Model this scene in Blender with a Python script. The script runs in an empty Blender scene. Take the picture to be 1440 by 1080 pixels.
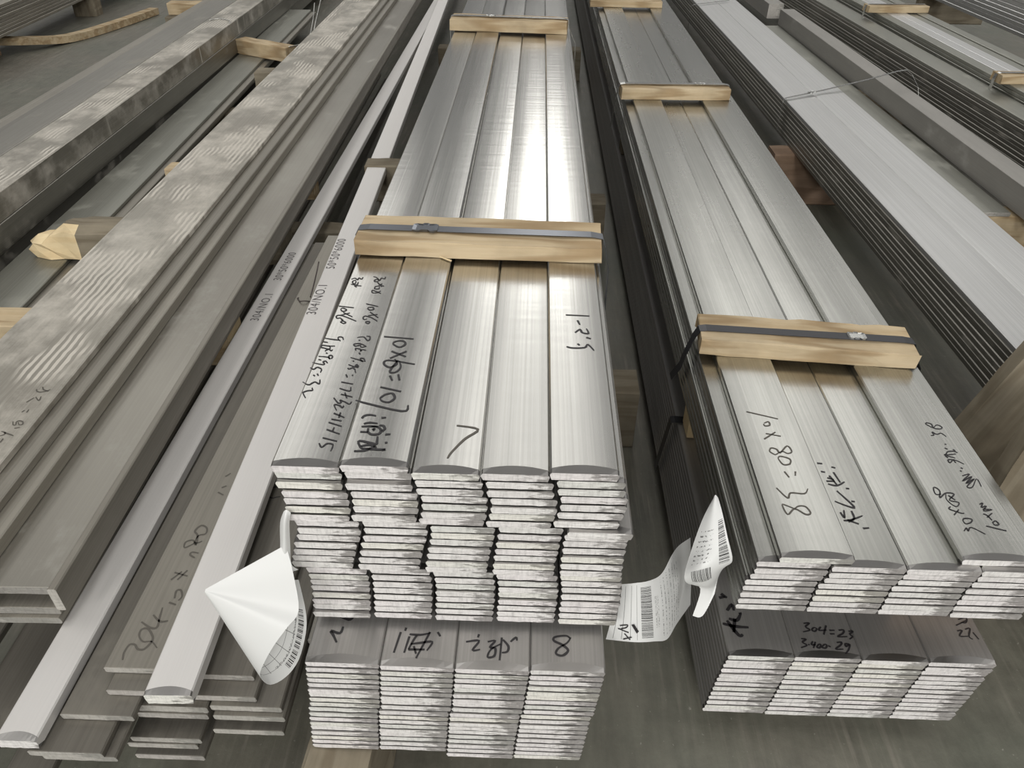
import bpy, bmesh, math, random
from mathutils import Vector, Matrix

# ------------------------------------------------------------------ camera
scene = bpy.context.scene
cam_data = bpy.data.cameras.new('camera')
cam_data.sensor_fit = 'HORIZONTAL'
cam_data.sensor_width = 36.0
cam_data.lens = 36.0 * 1082.0 / 1440.0
cam_data.clip_start = 0.02
cam = bpy.data.objects.new('camera', cam_data)
scene.collection.objects.link(cam)
cam.matrix_world = Matrix((
    (0.99940459, -0.02798333, 0.02018391, 0.0),
    (0.03281079, 0.58984847, -0.80684709, 0.0),
    (0.01067282, 0.80702894, 0.59041543, 0.97),
    (0, 0, 0, 1)))
scene.camera = cam

# ------------------------------------------------------------------ world and lights
world = bpy.data.worlds.new('hall_air')
scene.world = world
world.use_nodes = True
bgn = world.node_tree.nodes['Background']
bgn.inputs['Color'].default_value = (1.0, 0.99, 0.97, 1)
bgn.inputs['Strength'].default_value = 0.17

def unseen_light(x, y, z, sx, sy, energy, col=(1.0, 0.985, 0.95)):
    d = bpy.data.lights.new('unseen_light', 'AREA')
    d.shape = 'RECTANGLE'; d.size = sx; d.size_y = sy
    d.energy = energy; d.color = col
    o = bpy.data.objects.new('unseen_light', d)
    o.location = (x, y, z)
    scene.collection.objects.link(o)
    return o
# unseen lights assumed over the hall, hung level, shining straight down
for lx in (-7.0, -3.5, 0.0, 3.5, 7.0):
    unseen_light(lx, 10.5, 6.0, 2.2, 11.0, 83)
    unseen_light(lx, 0.5, 6.0, 1.6, 3.0, 30)
    unseen_light(lx, -9.0, 5.5, 1.6, 7.0, 470)  # unseen row added behind the camera to brighten the bar ends
unseen_light(0.2, 16.0, 6.5, 0.8, 8.0, 80)  # unseen narrow strip, added for the bright streaks along the central bars

vs = scene.view_settings
vs.view_transform = 'Standard'
vs.look = 'None'
vs.exposure = 0.24
vs.gamma = 1.0
vs.use_curve_mapping = False

# ------------------------------------------------------------------ helpers
COL = scene.collection
R = random.Random(7)

def tag(o, label=None, cat=None, group=None, kind=None):
    if label: o['label'] = label
    if cat: o['category'] = cat
    if group: o['group'] = group
    if kind: o['kind'] = kind
    return o

def link(name, me, parent=None):
    o = bpy.data.objects.new(name, me)
    COL.objects.link(o)
    if parent: o.parent = parent
    return o

def mesh(name, verts, faces, mats, midx=None, smooth=False):
    me = bpy.data.meshes.new(name)
    me.from_pydata(verts, [], faces)
    for m in mats: me.materials.append(m)
    if midx: me.polygons.foreach_set('material_index', midx)
    if smooth: me.polygons.foreach_set('use_smooth', [True] * len(faces))
    me.update()
    return me

# ------------------------------------------------------------------ materials
class NT:
    def __init__(s, name):
        s.m = bpy.data.materials.new(name); s.m.use_nodes = True
        s.t = s.m.node_tree; s.n = s.t.nodes
        s.b = s.n['Principled BSDF']
        s.co = s.n.new('ShaderNodeTexCoord')
    def l(s, a, b): s.t.links.new(a, b)
    def map(s, scale, src='Object', loc=(0, 0, 0), rnd=0.0):
        mp = s.n.new('ShaderNodeMapping'); mp.inputs['Scale'].default_value = scale
        mp.inputs['Location'].default_value = loc
        s.l(s.co.outputs[src], mp.inputs['Vector'])
        out = mp.outputs['Vector']
        if rnd:
            oi = s.n.new('ShaderNodeObjectInfo')
            v = s.n.new('ShaderNodeVectorMath'); v.operation = 'MULTIPLY_ADD'
            cx = s.n.new('ShaderNodeCombineXYZ')
            for i in range(3): s.l(oi.outputs['Random'], cx.inputs[i])
            v.inputs[1].default_value = (rnd, rnd * 1.7, rnd * .6)
            s.l(cx.outputs[0], v.inputs[0]); s.l(out, v.inputs[2])
            out = v.outputs[0]
        return out
    def noise(s, vec, scale=1.0, detail=4, rough=.55):
        n = s.n.new('ShaderNodeTexNoise'); n.inputs['Scale'].default_value = scale
        n.inputs['Detail'].default_value = detail; n.inputs['Roughness'].default_value = rough
        s.l(vec, n.inputs['Vector']); return n.outputs['Fac']
    def ramp(s, fac, stops):
        r = s.n.new('ShaderNodeValToRGB'); e = r.color_ramp.elements
        while len(e) < len(stops): e.new(.5)
        for k, (p, c) in enumerate(stops):
            e[k].position = p
            e[k].color = (c, c, c, 1) if not hasattr(c, '__len__') else (*c, 1)
        s.l(fac, r.inputs['Fac']); return r.outputs['Color']
    def mix(s, fac, a, b, mode='MIX'):
        m = s.n.new('ShaderNodeMix'); m.data_type = 'RGBA'; m.blend_type = mode
        for v, i in ((fac, 0), (a, 6), (b, 7)):
            if hasattr(v, 'links'): s.l(v, m.inputs[i])
            elif i == 0: m.inputs[0].default_value = v
            else: m.inputs[i].default_value = (*v, 1)
        return m.outputs[2]
    def math(s, op, a, b=0.0, c=0.0):
        m = s.n.new('ShaderNodeMath'); m.operation = op
        for i, v in enumerate((a, b, c)):
            if hasattr(v, 'links'): s.l(v, m.inputs[i])
            else: m.inputs[i].default_value = v
        return m.outputs[0]
    def bump(s, height, dist=1.0, strength=1.0, normal=None):
        b = s.n.new('ShaderNodeBump'); b.inputs['Distance'].default_value = dist
        b.inputs['Strength'].default_value = strength
        s.l(height, b.inputs['Height'])
        if normal: s.l(normal, b.inputs['Normal'])
        return b.outputs['Normal']
    def set(s, **k):
        for a, v in k.items():
            i = s.b.inputs[a.replace('_', ' ')]
            if hasattr(v, 'links'): s.l(v, i)
            elif hasattr(v, '__len__'): i.default_value = (*v, 1)
            else: i.default_value = v

def metal(name, c1, c2, rough=.3, metallic=1.0, dust=0.0, dust_col=(.5, .47, .42), crown=.5, ripple=1.0, streak=.35, prints=0.0):
    t = NT(name)
    big = t.noise(t.map((5, 1.3, 5), rnd=37), 1, 5, .6)
    base = t.mix(t.ramp(big, [(.35, 0), (.68, 1)]), c1, c2)
    st = t.noise(t.map((420, 1.1, 420), rnd=53), 1, 3, .6)
    base = t.mix(streak, base, t.ramp(st, [(.3, .45), (.7, 1.0)]), 'MULTIPLY')
    oi = t.n.new('ShaderNodeObjectInfo')
    base = t.mix(1.0, base, t.ramp(oi.outputs['Random'], [(0, .84), (1, 1.0)]), 'MULTIPLY')
    rg = t.math('MULTIPLY_ADD', big, .18, rough - .09)
    if dust > 0:
        d = t.noise(t.map((11, 8, 11), rnd=11), 1, 9, .68)
        dm = t.ramp(d, [(.62 - dust * .35, 0), (.80 - dust * .3, 1)])
        if prints:
            wv = t.n.new('ShaderNodeTexWave'); wv.inputs['Scale'].default_value = 1.0
            wv.inputs['Distortion'].default_value = 2.5; wv.inputs['Detail'].default_value = 2
            t.l(t.map((26, 22, 0)), wv.inputs['Vector'])
            pm = t.ramp(t.noise(t.map((9, 4.5, 1), loc=(3.3, 1.2, 0)), 1, 3, .5), [(.50, 0), (.58, 1)])
            pr = t.math('MULTIPLY', t.ramp(wv.outputs['Fac'], [(.42, 0), (.58, 1)]), pm)
            dm = t.math('MAXIMUM', t.math('MULTIPLY', dm, .75), t.math('MULTIPLY', pr, prints))
        dm = t.math('MULTIPLY', dm, .85)
        base = t.mix(dm, base, dust_col)
        t.set(Metallic=t.math('MULTIPLY_ADD', dm, -metallic * .8, metallic))
        rg = t.math('ADD', rg, t.math('MULTIPLY', dm, .35))
    else:
        t.set(Metallic=metallic)
    t.set(Base_Color=base, Roughness=rg)
    # very slight rolled crown across the bar and chatter along it
    sp = t.n.new('ShaderNodeSeparateXYZ'); t.l(t.co.outputs['Object'], sp.inputs[0])
    x2 = t.math('MULTIPLY', t.math('MULTIPLY', sp.outputs[0], sp.outputs[0]), -crown)
    ch = t.noise(t.map((4, 75, 0), rnd=5), 1, 1, .4)
    h = t.math('ADD', x2, t.math('MULTIPLY', ch, .00009 * ripple))
    t.set(Normal=t.bump(h))
    return t.m

def wood(name, c1, c2, c3, grain=1.0):
    t = NT(name)
    g = t.noise(t.map((2.2, 55, 55), rnd=19), 1, 6, .62)
    w = t.n.new('ShaderNodeTexWave'); w.inputs['Scale'].default_value = 1.0
    w.inputs['Distortion'].default_value = 9.0; w.inputs['Detail'].default_value = 3
    t.l(t.map((1.4, 26, 26), rnd=7), w.inputs['Vector'])
    base = t.mix(t.ramp(g, [(.34, 0), (.66, 1)]), c1, c2)
    base = t.mix(t.math('MULTIPLY', t.ramp(w.outputs['Fac'], [(.45, 0), (1, 1)]), .55 * grain), base, c3)
    blot = t.noise(t.map((9, 9, 9), rnd=3), 1, 4, .6)
    base = t.mix(1.0, base, t.ramp(blot, [(.3, .72), (.62, 1)]), 'MULTIPLY')
    t.set(Base_Color=base, Roughness=.8, Normal=t.bump(t.math('MULTIPLY', g, .0016)))
    t.b.inputs['Specular IOR Level'].default_value = .25
    return t.m

def plain(name, col, rough=.6, metallic=0.0):
    t = NT(name)
    n = t.noise(t.map((30, 30, 30)), 1, 4)
    t.set(Base_Color=t.mix(.25, col, t.ramp(n, [(.3, .7), (.7, 1)]), 'MULTIPLY'), Roughness=rough, Metallic=metallic)
    return t.m

def cut_end(name, light, dark):
    t = NT(name)
    n = t.noise(t.map((55, 20, 240), rnd=31), 1, 5, .6)
    n2 = t.noise(t.map((320, 20, 60), rnd=17), 1, 4, .7)
    sp = t.n.new('ShaderNodeSeparateXYZ'); t.l(t.co.outputs['Object'], sp.inputs[0])
    side = t.math('ADD', t.math('MULTIPLY', sp.outputs[0], 9.0), n)
    tear = t.ramp(side, [(.60, 0), (.70, 1)])
    base = t.mix(tear, light, dark)
    base = t.mix(.35, base, t.ramp(n2, [(.3, .35), (.55, 1)]), 'MULTIPLY')
    oi = t.n.new('ShaderNodeObjectInfo')
    base = t.mix(1.0, base, t.ramp(oi.outputs['Random'], [(0, (1, 1, 1)), (.45, (.93, .92, .93)), (.62, (1, .98, 1)), (.80, (.90, .92, .90)), (.97, (1, 1, .95))]), 'MULTIPLY')
    t.set(Base_Color=base, Roughness=.55, Metallic=.25)
    h = t.math('ADD', t.math('MULTIPLY', n, .0016), t.math('MULTIPLY', n2, .0004))
    t.set(Normal=t.bump(h))
    return t.m

def concrete():
    t = NT('concrete_floor')
    a = t.noise(t.map((1.5, 1.5, 1.5)), 1, 8, .6)
    b = t.noise(t.map((14, 14, 14)), 1, 8, .7)
    c = t.noise(t.map((60, 9, 20)), 1, 5, .6)
    base = t.mix(t.ramp(a, [(.35, 0), (.65, 1)]), (.175, .160, .130), (.140, .146, .115))
    base = t.mix(.7, base, t.ramp(b, [(.3, .55), (.7, 1.05)]), 'MULTIPLY')
    base = t.mix(.5, base, t.ramp(c, [(.35, .7), (.6, 1.0)]), 'MULTIPLY')
    mp = t.n.new('ShaderNodeMapping'); mp.inputs['Rotation'].default_value = (0, 0, .75); mp.inputs['Scale'].default_value = (95, 5, 1)
    t.l(t.co.outputs['Object'], mp.inputs['Vector'])
    br = t.math('MULTIPLY', t.ramp(t.noise(mp.outputs[0], 1, 4, .6), [(.50, 0), (.66, 1)]), t.ramp(t.noise(t.map((3.1, 3.1, 3.1), loc=(.9, .2, 0)), 1, 3), [(.48, 0), (.60, 1)]))
    base = t.mix(t.math('MULTIPLY', br, .5), base, (.27, .245, .205))
    sp = t.noise(t.map((170, 170, 170)), 1, 2, .5)
    base = t.mix(t.math('MULTIPLY', t.ramp(sp, [(.70, 0), (.76, 1)]), .5), base, (.35, .34, .30))
    t.set(Base_Color=base, Roughness=t.ramp(b, [(.3, .42), (.7, .62)]))
    t.set(Normal=t.bump(t.math('ADD', t.math('MULTIPLY', b, .0016), t.math('MULTIPLY', c, .0008))))
    return t.m

def paper(name, rects, lines=None):
    """white label stock; rects = (u0,u1,v0,v1,axis) bar codes printed on it, lines = (u0,u1,v0,v1,axis,count) ruled print"""
    t = NT(name)
    sp = t.n.new('ShaderNodeSeparateXYZ'); t.l(t.co.outputs['UV'], sp.inputs[0])
    u, v = sp.outputs[0], sp.outputs[1]
    def box(u0, u1, v0, v1):
        a = t.math('MULTIPLY', t.math('GREATER_THAN', u, u0), t.math('LESS_THAN', u, u1))
        b = t.math('MULTIPLY', t.math('GREATER_THAN', v, v0), t.math('LESS_THAN', v, v1))
        return t.math('MULTIPLY', a, b)
    ink = None
    def add(x):
        nonlocal ink
        ink = x if ink is None else t.math('MAXIMUM', ink, x)
    for (u0, u1, v0, v1, ax, f) in rects:
        c = t.n.new('ShaderNodeCombineXYZ'); t.l(u if ax == 'u' else v, c.inputs[0])
        n = t.n.new('ShaderNodeTexNoise'); n.noise_dimensions = '1D'
        n.inputs['Scale'].default_value = 1.0; n.inputs['Detail'].default_value = 1
        t.l(t.math('MULTIPLY', u if ax == 'u' else v, f), n.inputs['W'])
        add(t.math('MULTIPLY', box(u0, u1, v0, v1), t.math('GREATER_THAN', n.outputs['Fac'], .5)))
    for (u0, u1, v0, v1, ax, cnt, duty, dash) in (lines or []):
        w = v if ax == 'u' else u
        fr = t.math('FRACT', t.math('MULTIPLY', w, cnt))
        ln = t.math('LESS_THAN', fr, duty)
        if dash:
            n = t.noise(t.map((dash if ax == 'u' else cnt * 2, dash if ax == 'v' else cnt * 2, 1), 'UV'), 1, 2)
            ln = t.math('MULTIPLY', ln, t.math('GREATER_THAN', n, .52))
        add(t.math('MULTIPLY', t.math('MULTIPLY', box(u0, u1, v0, v1), ln), .75))
    base = (.67, .675, .665)
    if ink is not None: base = t.mix(ink, base, (.02, .02, .02))
    t.set(Base_Color=base, Roughness=.45)
    return t.m

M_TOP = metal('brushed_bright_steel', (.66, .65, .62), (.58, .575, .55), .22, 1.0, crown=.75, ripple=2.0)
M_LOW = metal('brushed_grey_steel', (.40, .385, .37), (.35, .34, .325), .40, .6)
M_R1 = metal('stained_steel', (.60, .60, .565), (.46, .46, .43), .27, 1.0, dust=.0, dust_col=(.40, .39, .35), crown=.5)
M_R2 = metal('bright_rolled_steel', (.78, .78, .77), (.70, .70, .69), .42, .9, crown=.2)
M_DULL = metal('dull_grey_steel', (.38, .355, .305), (.30, .28, .24), .45, .6, dust=.2, dust_col=(.27, .255, .22), crown=.2)
M_DUST = metal('dusty_steel', (.45, .425, .37), (.39, .365, .315), .42, .8, dust=.5, dust_col=(.68, .64, .57), crown=.1, prints=.9)
M_SQ = metal('plain_grey_steel', (.44, .42, .39), (.34, .33, .305), .5, .45, dust=.1, dust_col=(.42, .41, .38), crown=.1, streak=.15)
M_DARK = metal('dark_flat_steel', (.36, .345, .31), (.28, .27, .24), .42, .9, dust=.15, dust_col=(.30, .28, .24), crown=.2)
M_GREEN = metal('greenish_steel', (.40, .40, .355), (.33, .33, .29), .42, .75, dust=.2, dust_col=(.36, .355, .31), crown=.2)
M_BROWN = metal('brown_grey_steel', (.40, .38, .335), (.31, .29, .255), .38, .75, dust=.2, dust_col=(.42, .41, .37), crown=.1, streak=.15)
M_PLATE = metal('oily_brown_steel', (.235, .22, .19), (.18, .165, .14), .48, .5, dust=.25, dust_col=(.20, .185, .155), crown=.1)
M_CLEAN = metal('clean_light_steel', (.78, .755, .73), (.74, .72, .70), .5, .35, crown=.1, ripple=.4, streak=.08)
M_END = cut_end('sheared_steel_end', (.92, .90, .88), (.40, .385, .37))
M_FRACT_SHADE = plain('shade_painted_fracture', (.15, .145, .14), .7, .3)  # fracture zone, its colour darkened to paint the shade between layers
M_ROLL_SHADE = plain('shade_painted_rollover', (.34, .33, .32), .32, 1.0)  # rollover lip, darkened in colour for dark gap lines between layers
M_ENDD = cut_end('sawn_dull_end', (.52, .50, .46), (.36, .35, .32))
M_WOOD = wood('pale_sawn_wood', (.58, .47, .315), (.48, .365, .22), (.34, .235, .125), 1.4)
M_WOOD2 = wood('grey_brown_wood', (.27, .235, .175), (.21, .18, .13), (.15, .12, .08))
M_WOOD3 = wood('split_white_wood', (.80, .66, .42), (.72, .56, .33), (.62, .46, .25), .5)
M_WOODR = wood('reddish_wood', (.30, .21, .15), (.25, .17, .115), (.18, .115, .075))
M_STRAP = plain('blued_steel_strap', (.17, .18, .20), .30, 1.0)
M_STRAPB = plain('black_steel_strap', (.055, .055, .06), .35, .6)
M_STRAPS = plain('bright_steel_strap', (.62, .62, .60), .22, 1.0)
M_INK = plain('black_marker_ink', (.022, .02, .022), .5)
M_INKG = plain('grey_stencil_ink', (.12, .11, .11), .6)
M_INKB = plain('faded_marker_ink', (.10, .09, .075), .6)
M_WIRE = plain('thin_bright_wire', (.65, .65, .62), .3, 1.0)
M_WIRED = plain('dark_rusty_wire', (.10, .085, .08), .5, .6)

# ------------------------------------------------------------------ setting
def floor():
    v = [(-9, -4, 0), (9, -4, 0), (9, 14, 0), (-9, 14, 0)]
    o = link('floor', mesh('floor', v, [(0, 1, 2, 3)], [concrete()]))
    tag(o, 'grey green stained concrete hall floor', kind='structure')
floor()

# ------------------------------------------------------------------ bars
_cache = {}
def bar_mesh(w, t, L, mat, end, variant=0, shear=True):
    key = (round(w, 4), round(t, 5), round(L, 3), mat.name, end.name, variant, shear)
    if key in _cache: return _cache[key]
    rr = random.Random(hash((variant, round(w * 1e4))) & 0xffff)
    c = min(.0016, t * .16)
    n = 9
    X = [-w / 2] + [-w / 2 + c + (w - 2 * c) * k / (n - 1) for k in range(n)] + [w / 2]
    N = len(X)
    brk = N * rr.uniform(.5, .72)
    dip = .0013 if shear else .0003
    back = .0090 if shear else .0006
    V = []; F = []; mi = []
    def row(f):
        i0 = len(V)
        for k, x in enumerate(X): V.append(f(k, x))
        return [i0 + k for k in range(N)]
    e = lambda k: k in (0, N - 1)
    top = row(lambda k, x: (x, 0.0, t - dip - (c if e(k) else 0)))
    mid = row(lambda k, x: (x, .0002 + rr.uniform(0, .0006), t * (.40 + rr.uniform(0, .06) if k < brk else rr.uniform(.44, .80)) * t if not e(k) else .46 * t))
    bot = row(lambda k, x: (x, back, c if e(k) else 0.0))
    cre = row(lambda k, x: (x, (.0045 + .0055 * (1 - (2 * x / w) ** 2)) if shear else .0008, t - (c if e(k) else 0)))
    bt = row(lambda k, x: (x, L, t - (c if e(k) else 0)))
    bb = row(lambda k, x: (x, L, c if e(k) else 0.0))
    for k in range(N - 1):
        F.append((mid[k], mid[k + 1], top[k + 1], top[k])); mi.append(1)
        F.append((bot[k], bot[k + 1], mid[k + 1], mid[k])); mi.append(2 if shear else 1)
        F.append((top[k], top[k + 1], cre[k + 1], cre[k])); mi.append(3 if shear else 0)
    F.append(tuple(cre[1:N - 1]) + (bt[N - 2], bt[1])); mi.append(0)
    F.append((cre[0], cre[1], bt[1], bt[0])); mi.append(0)
    F.append((cre[N - 2], cre[N - 1], bt[N - 1], bt[N - 2])); mi.append(0)
    F.append((bot[0], mid[0], top[0], cre[0], bt[0], bb[0])); mi.append(0)
    F.append((bb[-1], bt[-1], cre[-1], top[-1], mid[-1], bot[-1])); mi.append(0)
    F.append((bb[1],) + (bb[N - 2],) + tuple(reversed(bot[1:N - 1]))); mi.append(0)
    F.append((bot[1], bot[0], bb[0], bb[1])); mi.append(0)
    F.append((bot[-1], bot[-2], bb[-2], bb[-1])); mi.append(0)
    F.append((bt[0], bt[1], bt[N - 2], bt[N - 1], bb[N - 1], bb[N - 2], bb[1], bb[0])); mi.append(1)
    me = mesh('flat_bar', V, F, [mat, end, M_FRACT_SHADE, M_ROLL_SHADE], mi)
    _cache[key] = me
    return me

def bar(label, xl, w, t, ztop, y, L=6.0, yaw=0.0, mat=None, end=None, group=None, variant=0, shear=True, name='flat_bar', xref=None):
    """xl = left edge at depth y (or at depth xref); yaw in degrees, positive turns the far end left"""
    me = bar_mesh(w, t, L, mat, end or M_END, variant, shear)
    o = link(name, me)
    a = math.radians(yaw)
    x = xl + w / 2
    if xref is not None: x += math.tan(a) * (xref - y)
    o.location = (x, y, ztop - t)
    o.rotation_euler = (0, 0, a)
    tag(o, label, 'steel bar', group)
    return o

ORD = ['', 'topmost', 'second', 'third', 'fourth', 'fifth', 'sixth', 'seventh', 'eighth', 'ninth', 'tenth', 'eleventh', 'twelfth', 'thirteenth', 'fourteenth', 'fifteenth', 'sixteenth', 'seventeenth', 'eighteenth', 'nineteenth', 'twentieth', 'twenty-first', 'twenty-second']
COLN = {5: ['leftmost', 'second', 'middle', 'fourth', 'rightmost'], 4: ['leftmost', 'second', 'third', 'rightmost']}

def smooth_line(p, k=4):
    if len(p) < 3: return p
    out = []
    for i in range(len(p) - 1):
        p0 = p[max(i - 1, 0)]; p1 = p[i]; p2 = p[i + 1]; p3 = p[min(i + 2, len(p) - 1)]
        for j in range(k):
            s = j / k
            out.append([.5 * (2 * p1[d] + (p2[d] - p0[d]) * s + (2 * p0[d] - 5 * p1[d] + 4 * p2[d] - p3[d]) * s * s + (3 * p1[d] - p0[d] - 3 * p2[d] + p3[d]) * s ** 3) for d in range(len(p1))])
    out.append(p[-1]); return out

def clusters(strokes, gap):
    """groups strokes whose bounding boxes come closer than gap"""
    bb = [(min(p[0] for p in q), max(p[0] for p in q), min(p[1] for p in q), max(p[1] for p in q)) for q in strokes]
    idx = list(range(len(strokes)))
    for i in range(len(strokes)):
        for j in range(i):
            a, b = bb[i], bb[j]
            if max(a[0] - b[1], b[0] - a[1]) < gap and max(a[2] - b[3], b[2] - a[3]) < gap:
                k, m = idx[i], idx[j]
                idx = [m if v == k else v for v in idx]
    return [[strokes[i] for i in range(len(strokes)) if idx[i] == v] for v in sorted(set(idx))]

def writing(parent, key, mat, label):
    """felt-pen strokes lying on the top face of a bar"""
    d = MARKS[key]
    z = parent.location.z + parent_top[parent.name] + .00035
    inv = parent.matrix_basis.inverted()
    rr = random.Random(key)
    for group in clusters(d['s'], .022):
        V = []; F = []
        for st in group:
            p = smooth_line(st)
            n = len(p); i0 = len(V)
            for i, q in enumerate(p):
                a = p[max(i - 1, 0)]; b = p[min(i + 1, n - 1)]
                dx, dy = b[0] - a[0], b[1] - a[1]; l = math.hypot(dx, dy) or 1
                w = d['w'] * .5 * (.55 + .45 * math.sin(math.pi * min(1, (i + .6) / n) * .9 + .3)) * rr.uniform(.92, 1.08)
                for s in (-1, 1):
                    V.append(tuple(inv @ Vector((q[0] - s * dy / l * w, q[1] + s * dx / l * w, z))))
            for i in range(n - 1):
                a = i0 + 2 * i
                F.append((a, a + 2, a + 3, a + 1))
        o = link('handwriting', mesh('handwriting', V, F, [mat]), parent)
        o['label'] = label
parent_top = {}
def top_of(o, t): parent_top[o.name] = t; return o

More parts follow.
